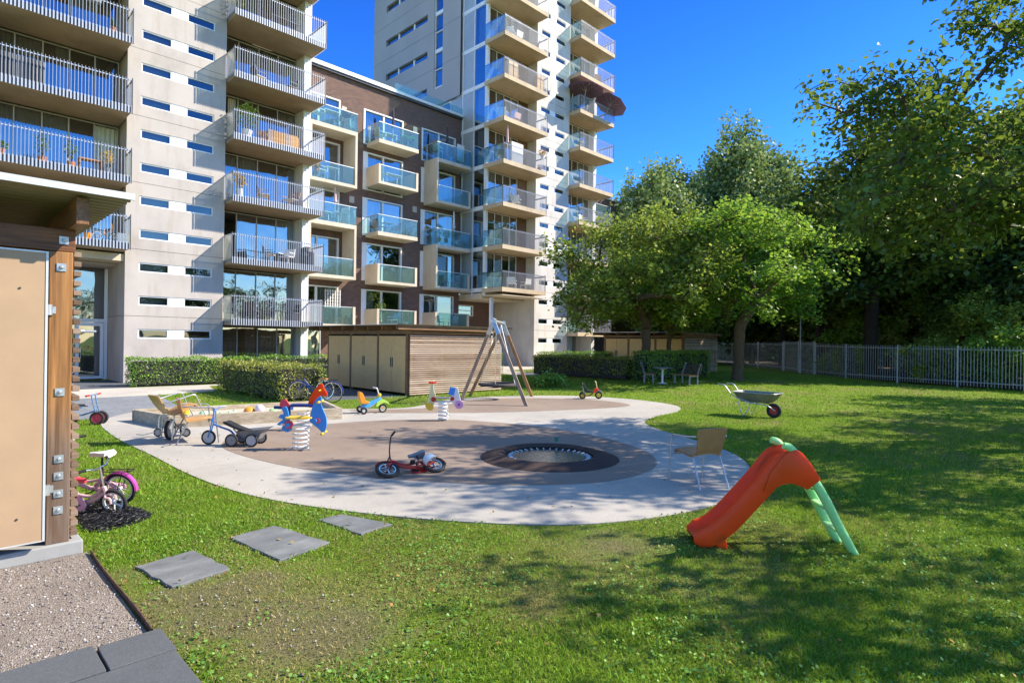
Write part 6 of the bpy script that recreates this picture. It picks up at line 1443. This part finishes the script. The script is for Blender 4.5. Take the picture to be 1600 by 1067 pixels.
tree("ornamental_tree", "bright green round-crowned young tree standing free on the lawn before the fence", (29.2, 12.75, .12), 2.9, (.2, 0, 5.75), (5.1, 5.1, 3.6), 60, 18, .29, 26000, .18, 'leafB', 12, group=YG, low=-.62, sig=.6, spread=.2, lean=(.1, -.1))
tree("ornamental_tree", "small young tree rising behind the hedge at the slatted shed wall", (29.6, 16.9, .16), 2.0, (0, 0, 4.0), (2.6, 2.6, 1.9), 34, 14, .14, 9000, .16, 'leafA', 13, group=YG, low=-.6, sig=.5)
# the tree whose boughs hang into the picture from the right, and its neighbours that shade the lawn
tree("cherry_tree", "large-leaved tree reaching in from the upper right, its boughs overhanging the lawn", (16.3, -.3, 0), 2.6, (-.1, .6, 6.3), (4.5, 4.5, 3.8), 62, 17, .20, 31000, .14, 'leafO', 21, tmpl=LEAF_N, low=-.8, sig=.5, spread=.17, droop=.55, rmin=0)
tree("cherry_tree", "leafy tree at the right edge, behind the overhanging boughs", (24.5, -2.4, 0), 2.4, (0, 0, 5.4), (3.4, 3.4, 2.9), 34, 13, .22, 8000, .15, 'leafO', 22, low=-.65, sig=.6, spread=.2, group="shade trees along the right side")
tree("cherry_tree", "leafy tree at the right edge close to the fence", (31.5, -1.8, 0), 2.5, (0, 0, 5.5), (3.6, 3.6, 3.0), 36, 13, .22, 9000, .17, 'leafA', 23, low=-.65, sig=.6, spread=.2, group="shade trees along the right side")
tree("cherry_tree", "leafy tree standing on the lawn just outside the picture's lower right", (14.4, -6.6, 0), 2.4, (0, 0, 5.4), (4.2, 4.2, 3.0), 38, 13, .20, 7500, .14, 'leafO', 24, low=-.65, sig=.6, spread=.2, group="shade trees along the right side")
tree("cherry_tree", "small open-crowned tree on the lawn just outside the picture's lower right corner", (9.1, -3.9, 0), 2.3, (0, 0, 5.1), (3.0, 3.0, 2.6), 24, 12, .14, 3400, .13, 'leafO', 25, low=-.65, sig=.5, spread=.2, group="shade trees along the right side")
# woodland beyond the fence
WG = "woodland trees beyond the fence"
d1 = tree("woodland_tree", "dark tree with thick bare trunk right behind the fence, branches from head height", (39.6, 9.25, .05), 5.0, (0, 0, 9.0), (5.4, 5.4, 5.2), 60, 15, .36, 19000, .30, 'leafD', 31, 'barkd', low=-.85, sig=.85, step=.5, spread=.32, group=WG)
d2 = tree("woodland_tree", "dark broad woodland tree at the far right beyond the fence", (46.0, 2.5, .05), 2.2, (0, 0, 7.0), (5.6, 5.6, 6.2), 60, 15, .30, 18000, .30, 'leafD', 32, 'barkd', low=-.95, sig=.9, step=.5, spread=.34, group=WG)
far_ = [(d1, (46.5, 14.2, .1), 1.0, .85, "dark woodland tree seen over the fence gate"), (d2, (50.5, 9.5, .1), 2.0, 1.25, "tall dark woodland tree behind the thick bare trunk"), 
        (d1, (52.5, 19.0, .1), 4.0, .85, "woodland tree between the lamp post and the tall birch"), (d2, (57, 23.5, .1), 5.0, .85, "low dark tree under the tall birch"), (d1, (52.5, 2.0, .1), 5.5, 1.3, "high dark woodland tree in the second row at the right"),
        (d2, (60, 12.5, .1), .6, 1.35, "high dark tree in the woodland's back row"), (d2, (50, 24.5, .15), 1.4, .8, "dark low-branched tree behind the fence near the second shed"), (d1, (47.5, 29.5, .15), 2.6, .75, "dark tree filling the gap between tower and birches"), (d2, (57.5, 4.0, .1), 2.4, 1.4, "tallest dark tree at the back right")]
for src, loc, rz, sc_, lb in far_: dup(src, None, loc, rz, lb, WG, sc_)
BG = "tall birches behind the woodland"
tree("birch_tree", "tall pale-leaved birch, the highest crown on the skyline", (57.3, 24.6, 0), 8, (0, 0, 15.6), (5.6, 5.6, 10.2), 150, 14, .34, 60000, .34, 'leafW', 41, low=-.9, sig=.9, step=.8, hang=2.2, spread=.35, group=BG, droop=.9, rmin=.03, taper=.62)
tree("birch_tree", "broad drooping birch left of the tallest one", (51.0, 29.6, 0), 6, (0, 0, 12.4), (5.4, 5.4, 8.2), 120, 14, .30, 46000, .32, 'leafW', 42, low=-.95, sig=.9, step=.7, hang=2.0, spread=.35, group=BG, droop=.9, rmin=.03, taper=.35)
tree("birch_tree", "thin open-crowned tree on the skyline right of the tall birch", (65.3, 19.3, 0), 9, (0, 0, 14.5), (2.3, 2.3, 7.0), 60, 10, .2, 10000, .34, 'leafD', 43, low=-.95, sig=.5, step=.7, spread=.3, group=BG, rmin=.03)
# leafy bushes pushing through the fence
SG = "bushes behind the fence bars"
for i, (x, y, r, h, m_, lb) in enumerate(((37.9, 6.2, 1.5, 2.0, 'leafY', "yellow-green bush pressing on the fence right of the thick trunk"), (36.9, 3.0, 1.7, 2.6, 'leafB', "bright green bush behind the fence at the right"), (36.4, .2, 1.6, 2.6, 'leafA', "pale-leaved bush behind the fence at the far right"),
      (39.9, 10.6, 1.2, 1.3, 'leafY', "sunlit yellowish bush just left of the thick trunk"), (41.3, 12.3, 1.1, .9, 'leafY', "low orange-tinged bush near the gate"), (41.5, 7.0, 2.2, 4.4, 'leafA', "taller olive sapling behind the thick trunk"), (43.5, 11.0, 2.2, 3.8, 'leafB', "light green sapling behind the lamp post"), (39.5, 4.2, 1.9, 4.0, 'leafY', "yellowing sapling right of the thick trunk"))):
    tree("bush", lb, (x+.8, y, .05), .4, (0, 0, h*.62), (r, r, h*.62), 24, 12, .05, int(2600*r), .17, m_, 60+i, 'bark', sig=.34, low=-.9, step=.25, spread=.16, group=SG, cat="bush")
# distant wood as one mass
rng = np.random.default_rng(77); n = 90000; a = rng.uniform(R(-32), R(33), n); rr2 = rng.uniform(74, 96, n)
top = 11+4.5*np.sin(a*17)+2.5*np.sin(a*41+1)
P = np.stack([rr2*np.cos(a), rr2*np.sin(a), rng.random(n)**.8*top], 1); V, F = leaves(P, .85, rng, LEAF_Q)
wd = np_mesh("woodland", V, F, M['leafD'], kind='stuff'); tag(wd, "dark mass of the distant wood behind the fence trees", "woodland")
# ---- hedges
def hedge(label, x0, y0, x1, y1, h, mat, seed, dens=520, lsize=.055, z=0.0, leggy=.12):
    t = thing("hedge", label, "hedge", (x0, y0, z), 0, "clipped hedges"); rng = np.random.default_rng(seed); w_, d_ = x1-x0, y1-y0
    faces = [((w_, 0), (d_, 0), 0, 'top')]
    area = {'top': w_*d_, 'f': w_*h, 'b': w_*h, 'l': d_*h, 'r': d_*h}; Ps = []
    for k, ar in area.items():
        n = int(ar*dens*(.45 if k in 'br' else 1)); u = rng.random(n); v = rng.random(n); dep = np.abs(rng.normal(size=n))*.07
        if k != 'top': 
            lo = leggy*(.6+.8*rng.random(n)); v = lo/h+(1-lo/h)*v
        if k == 'top': P = np.stack([u*w_, v*d_, h-dep], 1)
        elif k == 'f': P = np.stack([u*w_, dep, v*h], 1)
        elif k == 'b': P = np.stack([u*w_, d_-dep, v*h], 1)
        elif k == 'l': P = np.stack([dep, u*d_, v*h], 1)
        else: P = np.stack([w_-dep, u*d_, v*h], 1)
        Ps.append(P)
    P = np.concatenate(Ps); b_ = .045*np.sin(P[:, 0]*3.1+seed)+.045*np.sin(P[:, 1]*3.7)+.03*np.sin(P[:, 2]*7+P[:, 0]*5)
    c = np.array((w_/2, d_/2, h/2)); dirn = unit((P-c)/np.array((w_, d_, h))); P = P+dirn*b_[:, None]+rng.normal(size=P.shape)*.018
    V, F = leaves(P, lsize, rng, LEAF_Q, droop=0, upb=.35); np_mesh("foliage", V, F, M[mat], t)
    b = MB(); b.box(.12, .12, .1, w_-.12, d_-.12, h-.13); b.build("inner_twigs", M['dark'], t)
    b = MB(); r_ = random.Random(seed); k = int(max(w_, d_)*5)
    for i in range(k):
        x = r_.uniform(.1, w_-.1); y = r_.uniform(.1, d_-.1); b.tube([(x, y, 0), (x+r_.uniform(-.1, .1), y+r_.uniform(-.1, .1), .35)], .012, 5)
    b.build("stem", M['bark'], t); return t
hedge("clipped green hedge below the paired window strips", 5.7, 26.5, 9.9, 27.5, 1.12, 'hedgeG', 1)
hedge("yellowing clipped hedge between the sandbox and the patio", 7.75, 17.7, 9.15, 23.2, 1.13, 'hedgeY', 2, 600, .05)
hedge("green clipped hedge behind the patio table", 10.2, 26.9, 15.2, 27.9, 1.15, 'hedgeG', 3, 300)
hedge("bright end of hedge seen right of the slatted shed, behind the swing", 22.6, 23.9, 23.4, 27.0, 1.25, 'hedgeG', 4, 350, .06, .1)
hedge("long low hedge running away from the tower's concrete wall", 24.3, 16.2, 25.3, 22.6, 1.18, 'hedgeY', 5, 420, .065, .1, .3)
hedge("green hedge under the tower's ground floor windows", 25.6, 22.6, 35.0, 23.4, 1.25, 'hedgeG', 6, 260, .07, .14)
hedge("dark shaded hedge behind the garden benches", 24.6, 15.1, 31.0, 16.1, 1.45, 'hedgeG', 7, 380, .07, .13)
# low perennials by the far lawn edge
tree("bush", "low leafy plant in the grass right of the swing", (19.6, 17.2, .02), .15, (0, 0, .22), (.9, .7, .3), 20, 8, .02, 1500, .11, 'hedgeG', 81, sig=.2, low=-.3, step=.15, spread=.06, cat="bush")
# ================================================================ grass
def pip(px, py, poly):
    c = np.zeros(len(px), bool); j = len(poly)-1
    for i in range(len(poly)):
        xi, yi = poly[i]; xj, yj = poly[j]
        with np.errstate(divide='ignore', invalid='ignore'):
            k = ((yi > py) != (yj > py)) & (px < (xj-xi)*(py-yi)/((yj-yi) if yj != yi else 1e-9)+xi)
        c ^= k; j = i
    return c
SLABS = [[(1.27, 5.70), (1.74, 5.80), (1.83, 5.12), (1.36, 5.05)], [(2.10, 5.93), (2.57, 6.0), (2.75, 5.14), (2.2, 5.02)], [(3.0, 5.9), (3.28, 5.9), (3.50, 5.22), (3.08, 5.16)]]
def gzn(x, y):
    a = np.clip((x-19)/8, 0, 1); b_ = np.clip((y-7)/6, 0, 1); return .18*a*a*(3-2*a)*b_*b_*(3-2*b_)
def grass_pts(rng, n, r0, r1, pw):
    a = rng.uniform(R(-14), R(102), n); r = (r0**pw+(r1**pw-r0**pw)*rng.random(n))**(1/pw); x = r*np.cos(a); y = r*np.sin(a)
    x0_, y0_ = x, y; x = x+rng.normal(size=n)*.016; y = y+rng.normal(size=n)*.016
    keep = ~pip(x, y, P_OUT) & ~pip(x, y, P_PAVED) & ~pip(x, y, P_WALK) & ~((x < 1.075) & (y < 6.7)) & ~((x < 1.05) & (y < 12)) & (y < 26.3) & ~pip(x, y, P0)
    keep &= ~((x > 12) & (x < 16.7) & (y > 17) & (y < 23.2)) & ~((x > 8.9) & (x < 12) & (y > 17.2) & (y < 24.3)) & (x < 35.5+y*.25) & ~((x > .2) & (x < 1.13) & (y < 4.4))
    keep &= ~((x > 23.5) & (y > 21.8) & (x < 25.7)) & ~pip(x, y, [(3.75, 14.05), (7.2, 13.1), (7.75, 15.0), (3.45, 15.75)])
    for s_ in SLABS: keep &= ~pip(x, y, s_)
    return x0_[keep], y0_[keep]
def fbm(x, y, s, seed=0):
    v = 0
    for k in range(4): f = s*2**k; v = v+np.sin(x*f*1.1+seed+1.7*np.sin(y*f*.83+k))*np.cos(y*f*.97+seed*2+1.3*np.sin(x*f*.71-k))/2**k
    return v/1.6
rng = np.random.default_rng(3)
M['blade'] = m_leaf("grass_blades", [(0.084, 0.182, 0.015), (0.154, 0.301, 0.021), (0.252, 0.42, 0.031), (0.42, 0.532, 0.063)], .32, .03, .8)
M['blade_dry'] = m_leaf("dry_grass_blades", [(0.176, 0.138, 0.05), (0.297, 0.242, 0.088), (0.418, 0.352, 0.143), (0.55, 0.473, 0.22)], .25, .02, .8)
M['clover'] = m_leaf("clover_leaves", [(0.065, 0.169, 0.026), (0.117, 0.273, 0.039), (0.195, 0.377, 0.058), (0.299, 0.455, 0.104)], .25, .05, .7)
def blades(n, r0, r1, pw, hgt, wid, name, rng, label, clover=0):
    x, y = grass_pts(rng, n, r0, r1, pw); m = len(x)
    soil = np.zeros(m)
    for (cx, cy, r) in ((1.55, 4.55, .85), (1.9, 3.6, .8), (4.75, 3.25, .6), (1.25, 5.6, .35)): soil = np.maximum(soil, 1.15-np.hypot(x-cx, y-cy)/r+fbm(x, y, 3.1)*.35)
    soil0 = soil; keep = rng.random(m) > np.clip(soil, 0, .6); x = x[keep]; y = y[keep]; m = len(x)
    dry = fbm(x, y, .55, 2)*.5+fbm(x, y, 1.9, 5)*.35+.62*np.exp(-((x-2.7)**2+(y-3.7)**2)/5.5)+.25*np.exp(-((x-4.9)**2+(y-3.0)**2)/1.5)+np.clip(soil[keep], 0, .6); z = gzn(x, y)
    hh = hgt*(.5+rng.random(m))*(1-.35*(dry > .4)); a = rng.uniform(0, 2*np.pi, m); w_ = wid*(.6+.8*rng.random(m)); b_ = rng.uniform(0, 2*np.pi, m); ln = hh*rng.uniform(.2, 1.1, m)
    p = np.stack([x, y, z-.003], 1); s = np.stack([np.cos(a), np.sin(a), 0*a], 1)*w_[:, None]/2; tp = np.stack([np.cos(b_)*ln, np.sin(b_)*ln, hh], 1)
    V = np.stack([p-s, p+s, p+tp*np.array((.35, .35, .6))+s*.8, p+tp, p+tp*np.array((.35, .35, .6))-s*.8], 1).reshape(-1, 3)
    F = np.arange(m*5).reshape(-1, 5); mi = (dry+rng.normal(size=m)*.22 > .42).astype(int)
    o = np_mesh(name, V, F, [M['blade'], M['blade_dry']], None, mi, kind='stuff'); tag(o, label, "grass")
blades(330000, 2.3, 8.5, 1.15, .030, .0055, "grass", rng, "short sunlit grass in the foreground around the stepping stones")
blades(190000, 8.5, 20, 1.3, .036, .011, "grass", rng, "lawn grass around the play surface in the middle distance")
blades(110000, 20, 42, 1.4, .045, .022, "grass", rng, "lawn grass by the fence and the second shed")
x, y = grass_pts(rng, 60000, 2.3, 9, 1.1); k = fbm(x, y, 1.3, 9)+.3*rng.normal(size=len(x)) > .0
soil = np.zeros(len(x))
for (cx, cy, r) in ((1.55, 4.55, .8), (1.9, 3.6, .75), (4.75, 3.25, .6)): soil = np.maximum(soil, 1.0-np.hypot(x-cx, y-cy)/r)
k &= (rng.random(len(x)) > soil*1.6); x = x[k]; y = y[k]; P = np.stack([x, y, .008+.022*rng.random(len(x))], 1)
V, F = leaves(P, .021, rng, (np.array([(0, 0, 0), (.4, .42, .05), (1, .3, 0), (1.0, -.3, 0), (.4, -.42, .05)]), np.array([(0, 1, 2, 3, 4)])), droop=.0, upb=1.1)
o = np_mesh("clover", V, F, M['clover'], kind='stuff'); tag(o, "clover and small weeds mixed in the foreground lawn", "clover")
# small stones on gravel and soil
x = rng.uniform(-.3, 1.04, 5200); y = rng.uniform(3.8, 6.4, 5200); x2 = rng.normal(1.6, .35, 420); y2 = rng.normal(4.3, .55, 420); kk = x2 > 1.12
x = np.r_[x, x2[kk]]; y = np.r_[y, y2[kk]]; m = len(x); s_ = .0035+.009*rng.random(m)**3
O = np.array([(1, 0, 0), (0, 1, 0), (-1, 0, 0), (0, -1, 0), (0, 0, .8), (0, 0, -.8)]); J = 1+.5*rng.uniform(-1, 1, (m, 6, 3))
V = np.stack([x, y, .008+s_*.2], 1)[:, None, :]+O[None]*J*s_[:, None, None]; fo = np.array([(0,1,4),(1,2,4),(2,3,4),(3,0,4),(1,0,5),(2,1,5),(3,2,5),(0,3,5)])
F = (fo[None]+np.arange(m)[:, None, None]*6).reshape(-1, 3)
def m_stones():
    t = NT("gravel_stones"); r_ = t.geo().outputs["Random Per Island"]; return t.set(t.ramp(r_, [(0, (.12, .10, .09)), (.4, (.22, .185, .16)), (.8, (.34, .30, .27)), (1, (.5, .48, .45))]), .85)
o = np_mesh("gravel_stones", V.reshape(-1, 3), F, m_stones(), kind='stuff'); tag(o, "loose gravel stones on the yard and the bare soil", "gravel")

# fallen leaves on lawn and path
x, y = [], []
rng = np.random.default_rng(12); a = rng.uniform(R(-5), R(80), 380); r = rng.uniform(2.6, 16, 380); x = r*np.cos(a); y = r*np.sin(a); kk = (x > 1.1) & ~pip(x, y, [(3.3, 13), (7.9, 13), (8, 16.2), (3.2, 16.2)]); x = x[kk]; y = y[kk]
P = np.stack([x, y, np.where(pip(x, y, P_OUT), .022, .034)], 1); V, F = leaves(P, .036, rng, LEAF_Q, droop=0, upb=1.6)
o = np_mesh("fallen_leaves", V, F, m_leaf("fallen_leaves", [(.16, .09, .03), (.30, .18, .05), (.42, .32, .08)], .1, .03, 1), kind='stuff'); tag(o, "scattered fallen leaves on the lawn and the pale path", "leaves")
